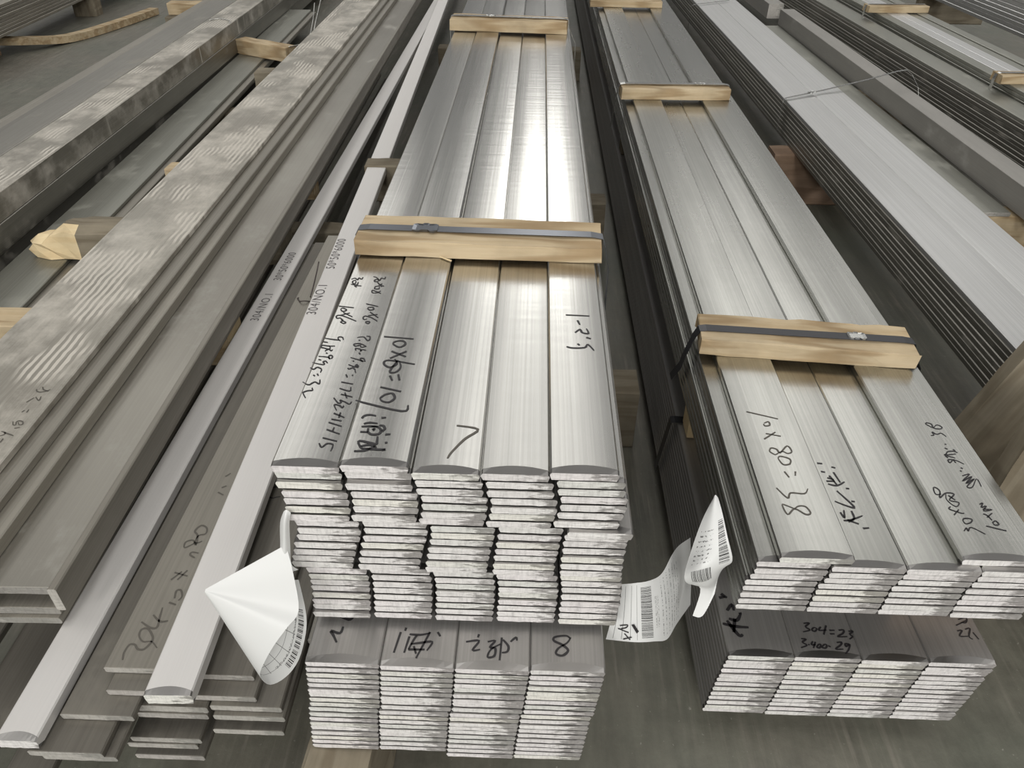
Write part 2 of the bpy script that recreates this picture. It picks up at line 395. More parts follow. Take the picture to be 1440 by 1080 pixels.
MARKS = {"c1":{"z":0.519,"w":0.0018,"s":[[[-0.2041,0.8279],[-0.2051,0.8229],[-0.2086,0.8261],[-0.2096,0.8212],[-0.2133,0.8254],[-0.2175,0.8222]],[[-0.2119,0.8205],[-0.2144,0.8178],[-0.2141,0.8135],[-0.211,0.8113],[-0.2104,0.8156],[-0.2119,0.8205]],[[-0.2155,0.8099],[-0.2081,0.8089],[-0.2076,0.8158]],[[-0.2019,0.8063],[-0.2101,0.8068],[-0.207,0.8031]],[[-0.2186,0.758],[-0.2008,0.7553]],[[-0.2148,0.7529],[-0.2127,0.7538],[-0.2084,0.7505],[-0.2092,0.7479],[-0.2121,0.7468],[-0.2147,0.7502],[-0.2148,0.7529]],[[-0.2121,0.7382],[-0.203,0.7438]],[[-0.2107,0.7443],[-0.1986,0.7354]],[[-0.1924,0.7264],[-0.2076,0.7358],[-0.2143,0.7381],[-0.2169,0.7354],[-0.2146,0.7312],[-0.2117,0.7322],[-0.207,0.7266],[-0.2101,0.7289]],[[-0.2099,0.7239],[-0.2072,0.7257],[-0.2037,0.7234],[-0.2053,0.7208],[-0.2099,0.7239]],[[-0.1989,0.6881],[-0.2007,0.6927],[-0.2047,0.6933],[-0.2047,0.6894],[-0.2013,0.6856]],[[-0.2033,0.6871],[-0.2113,0.6883],[-0.2194,0.6902]],[[-0.2195,0.6832],[-0.2141,0.6819]],[[-0.205,0.6755],[-0.2117,0.6751],[-0.2187,0.6763],[-0.2191,0.6725],[-0.2158,0.6712],[-0.2103,0.6692],[-0.2095,0.673],[-0.2119,0.6759]],[[-0.2136,0.6653],[-0.2103,0.6692],[-0.2072,0.6663],[-0.206,0.6686]],[[-0.2117,0.6624],[-0.2097,0.661]],[[-0.2039,0.6517],[-0.2031,0.6554],[-0.2058,0.6582],[-0.2072,0.6552],[-0.205,0.651],[-0.2083,0.6544],[-0.218,0.6554]],[[-0.2166,0.6497],[-0.2135,0.6487]],[[-0.2058,0.6437],[-0.2086,0.6472],[-0.2107,0.6456],[-0.2087,0.6422],[-0.2104,0.6407],[-0.2217,0.6437]],[[-0.2215,0.6345],[-0.2172,0.6319],[-0.2149,0.6355],[-0.2123,0.6349],[-0.2093,0.6323],[-0.2092,0.6267]],[[-0.2153,0.6223],[-0.2132,0.6204]],[[-0.2118,0.6245],[-0.2099,0.6212]],[[-0.2067,0.6146],[-0.2058,0.6073],[-0.2104,0.6104],[-0.2131,0.6083],[-0.2152,0.6055],[-0.219,0.6067],[-0.2229,0.6098]],[[-0.2112,0.6005],[-0.2099,0.5966],[-0.2139,0.5958],[-0.2173,0.5937],[-0.2179,0.5917],[-0.2137,0.5843]]]},"c1b":{"z":0.519,"w":0.0018,"s":[[[-0.177,0.8304],[-0.1772,0.8257],[-0.1817,0.8267],[-0.1825,0.8207],[-0.1872,0.8278],[-0.192,0.8306]],[[-0.1841,0.824],[-0.1882,0.8227],[-0.1885,0.8188],[-0.1845,0.818],[-0.1841,0.824]],[[-0.1745,0.8067],[-0.1798,0.8104],[-0.178,0.8134]],[[-0.1841,0.816],[-0.1776,0.8056]],[[-0.1809,0.8083],[-0.1851,0.8052],[-0.1847,0.8004],[-0.18,0.8007],[-0.1809,0.8083]],[[-0.1758,0.7895],[-0.1833,0.7948],[-0.1873,0.7965],[-0.1858,0.7908],[-0.1803,0.7911],[-0.1769,0.796]],[[-0.1885,0.7649],[-0.1738,0.7594]],[[-0.1843,0.7571],[-0.1794,0.7573],[-0.1777,0.753],[-0.1818,0.751],[-0.1847,0.7544],[-0.1843,0.7571]],[[-0.1806,0.7467],[-0.1696,0.7352]],[[-0.1814,0.7389],[-0.1712,0.742]],[[-0.1692,0.7276],[-0.1761,0.734],[-0.1839,0.7379],[-0.1864,0.7344],[-0.1842,0.7302],[-0.1815,0.7321]],[[-0.1817,0.7261],[-0.1778,0.7263],[-0.1779,0.7222],[-0.1812,0.7237],[-0.1817,0.7261]],[[-0.1753,0.6963],[-0.1717,0.6957],[-0.1707,0.6903],[-0.1728,0.6878],[-0.178,0.6946],[-0.185,0.6932]],[[-0.1823,0.6881],[-0.1804,0.6875]],[[-0.172,0.6763],[-0.1792,0.6813],[-0.1858,0.6802],[-0.1834,0.6765],[-0.1787,0.6783],[-0.1771,0.6746],[-0.172,0.6763]],[[-0.1813,0.6683],[-0.1825,0.672],[-0.1772,0.6708],[-0.1761,0.6671],[-0.175,0.6701],[-0.1706,0.6689]],[[-0.1772,0.6641],[-0.1754,0.6612]],[[-0.168,0.6484],[-0.1702,0.6534],[-0.1736,0.6539],[-0.1723,0.6497],[-0.1696,0.6483],[-0.175,0.651],[-0.1844,0.6549]],[[-0.1808,0.6492],[-0.1793,0.6479]],[[-0.1727,0.6389],[-0.175,0.6424],[-0.1762,0.6402],[-0.1732,0.6375],[-0.1775,0.6387],[-0.1839,0.6419]],[[-0.1834,0.6356],[-0.1811,0.6343],[-0.1787,0.6365],[-0.1757,0.6339],[-0.1737,0.6277]],[[-0.1827,0.6246],[-0.1805,0.6199]],[[-0.1766,0.6242],[-0.1752,0.6229]],[[-0.1847,0.6116],[-0.1723,0.6086]],[[-0.1844,0.6011],[-0.1735,0.5971],[-0.1736,0.6035]],[[-0.1808,0.5916],[-0.1689,0.5877]],[[-0.1775,0.5943],[-0.1738,0.5856]],[[-0.1865,0.5856],[-0.1805,0.5777],[-0.1778,0.5791],[-0.1796,0.5821],[-0.174,0.5793],[-0.1696,0.5764],[-0.1681,0.5802]],[[-0.1744,0.5737],[-0.1749,0.5706],[-0.179,0.5741],[-0.1836,0.5745],[-0.1795,0.5662]],[[-0.1812,0.5619],[-0.1699,0.5559]],[[-0.175,0.5556],[-0.1752,0.5633]],[[-0.1815,0.553],[-0.1714,0.5507]],[[-0.183,0.5482],[-0.1697,0.5428]],[[-0.1825,0.5379],[-0.1692,0.5318]],[[-0.1765,0.5354],[-0.1763,0.5411]],[[-0.1834,0.5261],[-0.1695,0.5218]],[[-0.1848,0.5184],[-0.1814,0.5132],[-0.1776,0.5182],[-0.172,0.5168],[-0.1722,0.5083]]]},"c2":{"z":0.521,"w":0.0026,"s":[[[-0.1557,0.6934],[-0.1233,0.6903]],[[-0.1438,0.6791],[-0.1361,0.6735],[-0.1307,0.6797],[-0.1347,0.686],[-0.1427,0.6838],[-0.1438,0.6791]],[[-0.1431,0.6656],[-0.1268,0.6562]],[[-0.1275,0.6663],[-0.1427,0.6524]],[[-0.1157,0.6429],[-0.1434,0.6489],[-0.1472,0.6422],[-0.1401,0.6362],[-0.1339,0.6429],[-0.1376,0.6513]],[[-0.1337,0.6493],[-0.1377,0.6364],[-0.1388,0.628],[-0.1328,0.6282],[-0.1293,0.6368],[-0.1321,0.6472]],[[-0.1378,0.6219],[-0.1342,0.6139]],[[-0.1298,0.6243],[-0.1271,0.6143]],[[-0.144,0.6024],[-0.1227,0.596]],[[-0.1414,0.5844],[-0.1373,0.5903],[-0.1308,0.5925],[-0.1273,0.5851],[-0.1319,0.5785],[-0.1386,0.5801],[-0.1414,0.5844]],[[-0.164,0.5796],[-0.1175,0.5653],[-0.1128,0.5746]]]},"c2b":{"z":0.521,"w":0.0026,"s":[[[-0.1528,0.553],[-0.1513,0.5566],[-0.1465,0.5586],[-0.1403,0.5571]],[[-0.135,0.5544],[-0.1307,0.5552]],[[-0.1495,0.545],[-0.1444,0.547],[-0.1369,0.5462]],[[-0.1509,0.5409],[-0.1434,0.5418],[-0.1354,0.5416]],[[-0.1506,0.5336],[-0.1433,0.5334]],[[-0.1443,0.5389],[-0.1433,0.5334],[-0.1391,0.5302],[-0.1329,0.5316],[-0.1325,0.5372],[-0.136,0.541],[-0.1419,0.5413]],[[-0.1403,0.5369],[-0.1384,0.5381],[-0.1394,0.5358]],[[-0.135,0.5434],[-0.1312,0.543],[-0.129,0.5385],[-0.1308,0.5362],[-0.1295,0.5346]],[[-0.1274,0.5307],[-0.1225,0.5315]],[[-0.1258,0.5193],[-0.1235,0.5199]],[[-0.1337,0.5277],[-0.1331,0.5206],[-0.134,0.5173],[-0.1488,0.521],[-0.1476,0.5145],[-0.1447,0.5104]],[[-0.1467,0.5135],[-0.1387,0.516],[-0.132,0.512]],[[-0.1448,0.5109],[-0.1334,0.5099],[-0.124,0.5103],[-0.1269,0.5089]],[[-0.151,0.5069],[-0.1428,0.5078],[-0.1377,0.5107],[-0.1329,0.5152]]]},"c3":{"z":0.516,"w":0.0026,"s":[[[-0.0647,0.5526],[-0.0445,0.5478],[-0.0558,0.5333],[-0.0656,0.5155],[-0.0687,0.5069]]]},"c5":{"z":0.521,"w":0.0024,"s":[[[0.0409,0.7483],[0.0675,0.7473]],[[0.0538,0.7371],[0.0561,0.7282]],[[0.0503,0.7116],[0.0558,0.7183],[0.0581,0.7119],[0.0649,0.7107],[0.0628,0.7203]],[[0.062,0.7026],[0.0669,0.6997]],[[0.0402,0.6835],[0.046,0.6811],[0.0594,0.6824],[0.063,0.6886],[0.0691,0.6774]],[[0.0521,0.6896],[0.0542,0.6867]]]},"l1":{"z":0.295,"w":0.0032,"s":[[[-0.1936,0.5032],[-0.1798,0.4975],[-0.176,0.5012],[-0.18,0.5038]],[[-0.1837,0.4887],[-0.1854,0.4807],[-0.1948,0.483],[-0.1915,0.4779],[-0.1863,0.4696]]]},"l2":{"z":0.295,"w":0.0026,"s":[[[-0.1184,0.4901],[-0.119,0.4861]],[[-0.1232,0.4846],[-0.1266,0.4601]],[[-0.1136,0.4797],[-0.1163,0.4605]],[[-0.1139,0.4823],[-0.1027,0.482],[-0.093,0.4845]],[[-0.106,0.4813],[-0.1086,0.476],[-0.1125,0.4644]],[[-0.0931,0.4858],[-0.1035,0.4548]],[[-0.1112,0.4708],[-0.1015,0.4725],[-0.0895,0.4742],[-0.0938,0.4639]],[[-0.1125,0.4644],[-0.0961,0.465]],[[-0.1076,0.4684],[-0.1042,0.4597]],[[-0.0853,0.4861],[-0.082,0.481]]]},"l3":{"z":0.295,"w":0.0026,"s":[[[-0.0426,0.4852],[-0.0435,0.4813]],[[-0.0553,0.4756],[-0.0421,0.4774],[-0.0479,0.4662],[-0.0403,0.4673]],[[-0.0332,0.4765],[-0.0255,0.4781],[-0.0306,0.4702],[-0.0251,0.4692],[-0.0257,0.4604],[-0.0322,0.4589],[-0.0294,0.4677],[-0.0198,0.4745]],[[-0.019,0.4822],[-0.0201,0.4556]],[[-0.0178,0.4797],[-0.012,0.4722],[-0.0129,0.4659],[-0.0183,0.4644]],[[-0.01,0.4774],[-0.0046,0.4828],[-0.0034,0.479]]]},"l4":{"z":0.295,"w":0.0028,"s":[[[0.051,0.4838],[0.0467,0.487],[0.0355,0.485],[0.0343,0.4805],[0.0431,0.4757],[0.0484,0.4696],[0.0428,0.4636],[0.0363,0.4654],[0.0386,0.4717],[0.0476,0.4785],[0.0515,0.4851]]]},"r1":{"z":0.341,"w":0.0022,"s":[[[0.2911,0.8122],[0.3296,0.7985]],[[0.3094,0.789],[0.3155,0.7921],[0.3156,0.785],[0.309,0.7833],[0.3082,0.7875]],[[0.3063,0.7678],[0.3245,0.7631]],[[0.302,0.7566],[0.3194,0.7711]],[[0.3086,0.7266],[0.3033,0.7328],[0.3066,0.7395],[0.3129,0.7372],[0.3156,0.7308],[0.3276,0.7444],[0.3309,0.7341],[0.3248,0.7299],[0.3189,0.7335],[0.3086,0.7266]],[[0.3108,0.7216],[0.3149,0.7243],[0.3247,0.7196],[0.3224,0.7107],[0.3144,0.7091],[0.3112,0.7165],[0.3108,0.7216]],[[0.3122,0.6966],[0.3154,0.6866]],[[0.3256,0.6972],[0.3236,0.6899]],[[0.2957,0.6678],[0.3047,0.6512],[0.3101,0.6599],[0.326,0.6594],[0.3323,0.6678]],[[0.3082,0.6341],[0.3141,0.6387],[0.3218,0.6379],[0.3246,0.6282],[0.3184,0.6258],[0.3082,0.6341],[0.298,0.6249],[0.2956,0.6401],[0.3014,0.6382],[0.3082,0.6341]]]},"r2":{"z":0.331,"w":0.0026,"s":[[[0.3618,0.7248],[0.3681,0.7243]],[[0.3775,0.7187],[0.382,0.7169]],[[0.3622,0.7097],[0.367,0.7087]],[[0.3772,0.7091],[0.3799,0.691]],[[0.3702,0.7027],[0.3746,0.6871]],[[0.3666,0.6988],[0.3739,0.6955]],[[0.3642,0.6879],[0.3741,0.6854],[0.3854,0.6924]],[[0.3639,0.6927],[0.374,0.6931]],[[0.3835,0.6811],[0.3874,0.6806]],[[0.3713,0.6763],[0.3834,0.6505],[0.3757,0.6513],[0.3635,0.6587]],[[0.3831,0.6595],[0.387,0.659]],[[0.3645,0.6408],[0.3665,0.6322],[0.3695,0.6444]],[[0.3643,0.6278],[0.3734,0.6293],[0.3883,0.6364]],[[0.378,0.6436],[0.3773,0.6316],[0.3692,0.6258]],[[0.3686,0.629],[0.38,0.6231]],[[0.3824,0.6165],[0.3895,0.6176]]]},"r4":{"z":0.341,"w":0.0018,"s":[[[0.5266,0.7892],[0.521,0.7962],[0.523,0.7993],[0.528,0.7966],[0.5274,0.7892],[0.5349,0.7872],[0.5392,0.791],[0.5345,0.7956],[0.5274,0.7892]],[[0.5179,0.7733],[0.5222,0.7747],[0.5224,0.7806],[0.5265,0.776],[0.5329,0.7787],[0.5368,0.7718]],[[0.5286,0.7575],[0.5302,0.756]],[[0.5252,0.7494],[0.528,0.7472]],[[0.5347,0.7475],[0.5355,0.7442],[0.5268,0.7427],[0.5219,0.738]],[[0.535,0.7431],[0.5378,0.741]],[[0.5234,0.7381],[0.5195,0.7357],[0.5346,0.7386]],[[0.5216,0.7303],[0.5205,0.7346],[0.5305,0.7307]],[[0.5274,0.7218],[0.5261,0.7272],[0.5202,0.7269],[0.5201,0.7215],[0.5276,0.7273],[0.5365,0.7197]],[[0.5295,0.7133],[0.5314,0.7113]],[[0.5264,0.7079],[0.5277,0.7059]],[[0.5251,0.6984],[0.5352,0.702],[0.521,0.689],[0.5362,0.6979],[0.5235,0.685],[0.5371,0.6938],[0.5226,0.68],[0.5285,0.6792],[0.54,0.6939],[0.5396,0.6807]],[[0.4862,0.6655],[0.4799,0.6652],[0.4812,0.6751],[0.4844,0.6763],[0.4868,0.6704],[0.4823,0.6594],[0.4926,0.6677],[0.5015,0.6661],[0.4918,0.656],[0.5011,0.6525],[0.4948,0.6456],[0.489,0.6559],[0.4917,0.6657]],[[0.4937,0.6638],[0.4987,0.6563]],[[0.4886,0.6453],[0.4856,0.6414],[0.4964,0.6354],[0.4998,0.6355]],[[0.4871,0.6322],[0.4961,0.641]],[[0.4931,0.6233],[0.4961,0.6271],[0.5038,0.6265],[0.5017,0.6218],[0.4945,0.6188],[0.4931,0.6233]],[[0.4877,0.6078],[0.4923,0.6125],[0.4923,0.608],[0.4981,0.6136],[0.5092,0.6039]],[[0.5239,0.6507],[0.5283,0.6528],[0.5238,0.6459],[0.5302,0.6481],[0.5239,0.6403],[0.5344,0.6426],[0.5239,0.6431]],[[0.5211,0.6355],[0.5245,0.6329],[0.5265,0.6256]],[[0.5232,0.6301],[0.5317,0.6369]],[[0.5254,0.622],[0.5301,0.6249],[0.5312,0.6195],[0.5264,0.6184],[0.5254,0.622]],[[0.5157,0.6165],[0.535,0.6099]]]},"q2":{"z":0.169,"w":0.0024,"s":[[[0.3511,0.6078],[0.3585,0.6086],[0.3522,0.6029],[0.3564,0.5984],[0.347,0.5952]],[[0.3623,0.6024],[0.3588,0.5985],[0.3619,0.5966],[0.3654,0.6005],[0.3623,0.6024]],[[0.3712,0.6036],[0.3672,0.5983],[0.3771,0.5993]],[[0.3784,0.606],[0.3715,0.5922]],[[0.3802,0.5988],[0.3868,0.5991]],[[0.3796,0.5936],[0.3852,0.5939]],[[0.3917,0.5993],[0.3979,0.6001],[0.3959,0.5952],[0.3876,0.59],[0.3997,0.5905]],[[0.4034,0.5983],[0.409,0.5985],[0.4038,0.5941],[0.4061,0.5907],[0.401,0.5869]],[[0.342,0.5853],[0.3478,0.5847],[0.3423,0.5803],[0.3467,0.5763],[0.3385,0.5724]],[[0.3487,0.5778],[0.3498,0.5764]],[[0.3554,0.5822],[0.3524,0.5774],[0.3577,0.5776]],[[0.3583,0.5815],[0.3534,0.5725]],[[0.3615,0.5783],[0.3579,0.574],[0.3612,0.5733],[0.3637,0.5778],[0.3615,0.5783]],[[0.3687,0.5786],[0.3639,0.5743],[0.3682,0.5731],[0.3707,0.5773],[0.3687,0.5786]],[[0.3721,0.5765],[0.375,0.575]],[[0.3838,0.5814],[0.39,0.5822],[0.3875,0.578],[0.3798,0.5721],[0.3893,0.5725]],[[0.3987,0.5798],[0.3941,0.5802],[0.3933,0.5763],[0.399,0.5793],[0.3949,0.5714],[0.3897,0.5663]]]},"q4":{"z":0.169,"w":0.002,"s":[[[0.5383,0.6044],[0.5449,0.6055],[0.5384,0.5972],[0.5484,0.5971]],[[0.5406,0.6126],[0.5563,0.6205]],[[0.547,0.6216],[0.5583,0.625],[0.555,0.6175],[0.5488,0.6173]],[[0.5492,0.6071],[0.556,0.6088],[0.5496,0.5971],[0.5526,0.593]],[[0.5571,0.6031],[0.5599,0.5933]]]},"q1":{"z":0.169,"w":0.0045,"s":[[[0.2567,0.6493],[0.2632,0.6433]],[[0.253,0.6429],[0.261,0.6448]],[[0.2594,0.6233],[0.2674,0.6327],[0.2681,0.6236]],[[0.2595,0.6114],[0.2688,0.6088],[0.2759,0.6195]],[[0.2502,0.6036],[0.2646,0.5999],[0.2814,0.5991]],[[0.2565,0.6083],[0.2668,0.5871],[0.272,0.5887]],[[0.2669,0.6117],[0.2616,0.5911]],[[0.275,0.6209],[0.2757,0.6186]]]},"b0":{"z":0.21,"w":0.0026,"s":[[[-0.4428,0.4966],[-0.4455,0.5059],[-0.4438,0.5163],[-0.4375,0.5165],[-0.4321,0.5112],[-0.4248,0.5115],[-0.4205,0.5214],[-0.4224,0.5287],[-0.4318,0.5383],[-0.4387,0.5368],[-0.4376,0.5281],[-0.4299,0.521],[-0.4205,0.5214],[-0.4108,0.5133]],[[-0.4432,0.5473],[-0.4292,0.5397],[-0.4222,0.5412],[-0.4247,0.5553],[-0.4267,0.5683]],[[-0.4333,0.5575],[-0.4221,0.5489],[-0.4127,0.55]],[[-0.422,0.576],[-0.4123,0.5729]],[[-0.4177,0.5822],[-0.4197,0.5931],[-0.4144,0.5941],[-0.4099,0.5852],[-0.412,0.5791]],[[-0.4329,0.6095],[-0.4242,0.6228]],[[-0.4328,0.621],[-0.4147,0.616]],[[-0.425,0.6098],[-0.4181,0.6251]],[[-0.4164,0.6455],[-0.4239,0.6498],[-0.4232,0.6544],[-0.4144,0.6532]],[[-0.4253,0.6699],[-0.4355,0.6616],[-0.4378,0.671],[-0.4295,0.6745],[-0.423,0.6668],[-0.4264,0.6826],[-0.4329,0.6905],[-0.428,0.7006],[-0.4189,0.696],[-0.4172,0.6863],[-0.4252,0.6827],[-0.4253,0.6699],[-0.417,0.6734]],[[-0.4273,0.7633],[-0.4178,0.7582]],[[-0.4253,0.7726],[-0.4196,0.7765]],[[-0.4277,0.7951],[-0.4221,0.8023]]]},"k0":{"z":0.2,"w":0.0022,"s":[[[-0.3466,0.7897],[-0.3514,0.7878],[-0.3578,0.7865],[-0.3622,0.782],[-0.3614,0.7741],[-0.3575,0.7669],[-0.3525,0.7652],[-0.3479,0.7673],[-0.3423,0.7686]]]},"t1":{"z":0.295,"w":0.0022,"s":[[[-0.7138,0.8767],[-0.7112,0.872],[-0.7053,0.8699],[-0.698,0.8726],[-0.6935,0.8768]],[[-0.7082,0.8826],[-0.703,0.8756],[-0.6942,0.8728]],[[-0.7121,0.8453],[-0.7067,0.8564]],[[-0.7052,0.858],[-0.6965,0.8499],[-0.6985,0.8599]],[[-0.7063,0.8229],[-0.7046,0.8274]],[[-0.6991,0.8224],[-0.6995,0.8291]],[[-0.7069,0.8023],[-0.7029,0.7953],[-0.6994,0.7955],[-0.7016,0.8011],[-0.6996,0.8041],[-0.6935,0.8022],[-0.6908,0.7973],[-0.6949,0.7957],[-0.6989,0.8013]],[[-0.6969,0.7878],[-0.6909,0.7902]],[[-0.7074,0.7713],[-0.7036,0.7743],[-0.7042,0.7784],[-0.711,0.7809]],[[-0.706,0.7783],[-0.6983,0.7759],[-0.6898,0.7728]],[[-0.6997,0.7581],[-0.6999,0.7662]]]}}
SHEETS = {"cone":[[[-0.285,0.4408,0.4089],[-0.2849,0.4406,0.4084],[-0.2848,0.4402,0.4078],[-0.2849,0.4399,0.4077],[-0.2852,0.4397,0.4075],[-0.2854,0.4396,0.407],[-0.2856,0.4397,0.4066],[-0.2857,0.44,0.406],[-0.2855,0.4403,0.4058],[-0.2853,0.4405,0.4061],[-0.2851,0.4407,0.4066],[-0.2851,0.4408,0.407],[-0.285,0.4408,0.4079]],[[-0.2639,0.4547,0.4138],[-0.2615,0.4498,0.4064],[-0.2598,0.4435,0.3958],[-0.2621,0.4383,0.3939],[-0.2663,0.4348,0.3889],[-0.2707,0.433,0.3813],[-0.2741,0.4348,0.3726],[-0.275,0.44,0.3614],[-0.2721,0.4453,0.3586],[-0.2681,0.4488,0.3632],[-0.2649,0.4523,0.3728],[-0.2637,0.454,0.3816],[-0.2632,0.4547,0.3968]],[[-0.2407,0.4694,0.4196],[-0.2359,0.4596,0.4045],[-0.2324,0.447,0.3828],[-0.2374,0.4365,0.3788],[-0.246,0.4295,0.3687],[-0.2549,0.426,0.3529],[-0.2615,0.4295,0.3344],[-0.2627,0.44,0.3103],[-0.2562,0.4505,0.3044],[-0.2475,0.4575,0.3144],[-0.2409,0.4645,0.3353],[-0.2387,0.468,0.3539],[-0.2384,0.4694,0.3854]],[[-0.2203,0.482,0.425],[-0.2134,0.468,0.4031],[-0.2083,0.45,0.3714],[-0.2159,0.435,0.3657],[-0.2282,0.425,0.351],[-0.2409,0.42,0.3276],[-0.2502,0.425,0.2998],[-0.2513,0.44,0.2631],[-0.241,0.455,0.2542],[-0.2278,0.465,0.2698],[-0.2182,0.475,0.3017],[-0.2153,0.48,0.3296],[-0.2159,0.482,0.3759]]],"tape":[[[-0.2159,0.484,0.4669],[-0.213,0.484,0.4689],[-0.2097,0.484,0.4654]],[[-0.2212,0.483,0.4531],[-0.215,0.478,0.4587],[-0.2126,0.483,0.4535]],[[-0.2255,0.482,0.4257],[-0.2192,0.477,0.4315],[-0.2161,0.482,0.4261]],[[-0.2296,0.481,0.4],[-0.2228,0.476,0.4042],[-0.2188,0.481,0.3995]],[[-0.2251,0.481,0.3901],[-0.2197,0.479,0.3907],[-0.2132,0.481,0.3917]]],"s1":[[[0.0981,0.525,0.3318],[0.1158,0.52,0.3411],[0.1337,0.53,0.3343],[0.1495,0.55,0.3225],[0.1647,0.58,0.3183],[0.1792,0.61,0.3006],[0.2058,0.66,0.2604]],[[0.0965,0.515,0.3005],[0.1184,0.51,0.3071],[0.1393,0.52,0.2963],[0.1567,0.54,0.2857],[0.174,0.57,0.2683],[0.1897,0.6,0.2446],[0.2129,0.65,0.2079]],[[0.0911,0.505,0.2665],[0.1213,0.5,0.2703],[0.1441,0.51,0.2588],[0.1634,0.53,0.2356],[0.1791,0.56,0.22],[0.1933,0.59,0.1966],[0.2178,0.64,0.1578]]],"s2":[[[0.2023,0.6,0.3865],[0.2037,0.6,0.3918],[0.2074,0.6,0.3877]],[[0.191,0.585,0.3701],[0.1994,0.58,0.3778],[0.2106,0.585,0.3796]],[[0.1801,0.565,0.3462],[0.1943,0.558,0.358],[0.2145,0.565,0.3654]],[[0.1735,0.55,0.3237],[0.1892,0.54,0.3431],[0.2221,0.555,0.3406]],[[0.1781,0.55,0.3076],[0.1987,0.545,0.3125],[0.2171,0.56,0.3232]],[[0.1975,0.56,0.2868],[0.2096,0.56,0.285],[0.2176,0.57,0.2949]],[[0.1907,0.545,0.2588],[0.2017,0.545,0.2594],[0.2144,0.56,0.2792]]]}
# ------------------------------------------------------------------ centre, upper pack: five columns, 22 layers
LOFF = [0, 0, 0, 4, 4, 4, 2, 9, 10, 8, 4, 2, -1, -3, 9, 10, 10, 9, 9, 8, 7, 6]
ROFF = [1.5, 8, 9, 12, 12, 10, 7, 20, 18, 17, 17, 16, 16, 16, 17, 18, 19, 19, 19, 18, 18, 18]
CTOP = [.519, .521, .516, .516, .521]
ZB = .3043
TOPLAB = ['steel bar with two small lines of figures, leftmost on top of the central upper pack',
          'steel bar marked 10x60=107 in black, top layer of the central upper pack',
          'steel bar with a big tick mark near its end, top of the central pack',
          'unmarked steel bar between the ticked bar and the 1-2.5 bar, central pack top',
          'steel bar marked 1-2.5, rightmost on top of the central upper pack']
TOPX = [-.2205, -.1605, -.0985, -.0380, .0215]
for c in range(5):
    pitch = (CTOP[c] - ZB) / 22
    for r in range(22):
        xl0 = -.220 + LOFF[r] * .001
        xr0 = .080 + ROFF[r] * .001 - .060
        x = xl0 + (xr0 - xl0) * c / 4
        if r == 0: x = TOPX[c]
        y = .489 + R.uniform(-.0012, .0012)
        if r in (1,) and c in (0, 1): y += .004
        if r == 7 and c == 4: y -= .006
        if r >= 7: y += .002
        if r >= 14: y += .003
        lab = TOPLAB[c] if r == 0 else '%s layer down, %s column, flat bar end in the tall central upper pack' % (ORD[r + 1], COLN[5][c])
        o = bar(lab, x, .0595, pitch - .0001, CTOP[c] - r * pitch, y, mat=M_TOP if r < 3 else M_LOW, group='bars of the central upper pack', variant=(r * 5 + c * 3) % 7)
        if r == 0:
            top_of(o, pitch - .0001)
            if c == 0: writing(o, 'c1', M_INK, 'black marker line 304 10x60 9.85-9.95=32'); writing(o, 'c1b', M_INK, 'black marker line 30408 10x60 9.85-9.95=17+32+11+15')
            if c == 1: writing(o, 'c2', M_INK, 'black marker figures 10x60=107'); writing(o, 'c2b', M_INK, 'black marker characters')
            if c == 2: writing(o, 'c3', M_INKB, 'black tick mark')
            if c == 4: writing(o, 'c5', M_INK, 'black marker writing 1-2.5')

# ------------------------------------------------------------------ centre, lower pack: four columns
for c in range(4):
    rows = 18 if c < 2 else 19
    pitch = .0089
    for r in range(rows):
        sh = -.0007 * r + (-.002 if r > 8 else 0)
        x = -.2135 + .0747 * c + sh
        lab = '%s layer down, %s column, flat bar end in the low pack under the central pack' % (ORD[r + 1], COLN[4][c])
        if r == 0:
            lab = ['bar marked with a small hook, leftmost on top of the low central pack',
                   'bar with a pen character beside the hook-marked bar, top of the low central pack',
                   'bar with pen characters beside the 8-marked bar, top of the low central pack',
                   'bar marked with a black 8 on top of the low central pack'][c]
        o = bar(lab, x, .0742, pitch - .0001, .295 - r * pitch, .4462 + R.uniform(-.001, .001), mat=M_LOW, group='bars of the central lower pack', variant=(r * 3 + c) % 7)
        if r == 0:
            top_of(o, pitch - .0001)
            writing(o, 'l%d' % (c + 1), M_INK, 'black marker character')

# ------------------------------------------------------------------ right pack marked 10x80, upper part
R1L = [.2524, .2518, .2495, .2455, .2450, .2437, .2430, .2423]
G1 = 'bars of the upper 10x80 pack'
o = bar('steel bar marked 10x80=38 in large black figures, left on top of the right pack', .2746, .0795, .0099, .341, .5622, mat=M_R1, group=G1, variant=1)
top_of(o, .0099); writing(o, 'r1', M_INKB, 'large black marker figures')
o = bar('steel bar marked 304 and 10x80, rightmost on top of the right pack', .470, .0795, .0099, .341, .567, mat=M_R1, group=G1, variant=2)
top_of(o, .0099); writing(o, 'r4', M_INK, 'black marker figures 304 and 10x80')
for c in range(4):
    for r in range(8):
        x = R1L[r] + .0798 * c
        lab = '%s full layer down, %s column, flat bar end in the upper right pack' % (ORD[r + 1] if r else 'topmost', COLN[4][c])
        if r == 0 and c == 1: lab = 'bar with black pen characters beside the 10x80=38 bar, right pack'
        if r == 0 and c == 2: lab = 'unwritten stained bar between two written bars on top of the right pack'
        o = bar(lab, x, .0793, .0099, .331 - r * .010, .5630 + R.uniform(-.0012, .0012) - (.002 if c else 0), mat=M_R1, group=G1, variant=(r * 2 + c * 3) % 7)
        if r == 0 and c == 1:
            top_of(o, .0099); writing(o, 'r2', M_INK, 'black marker characters')

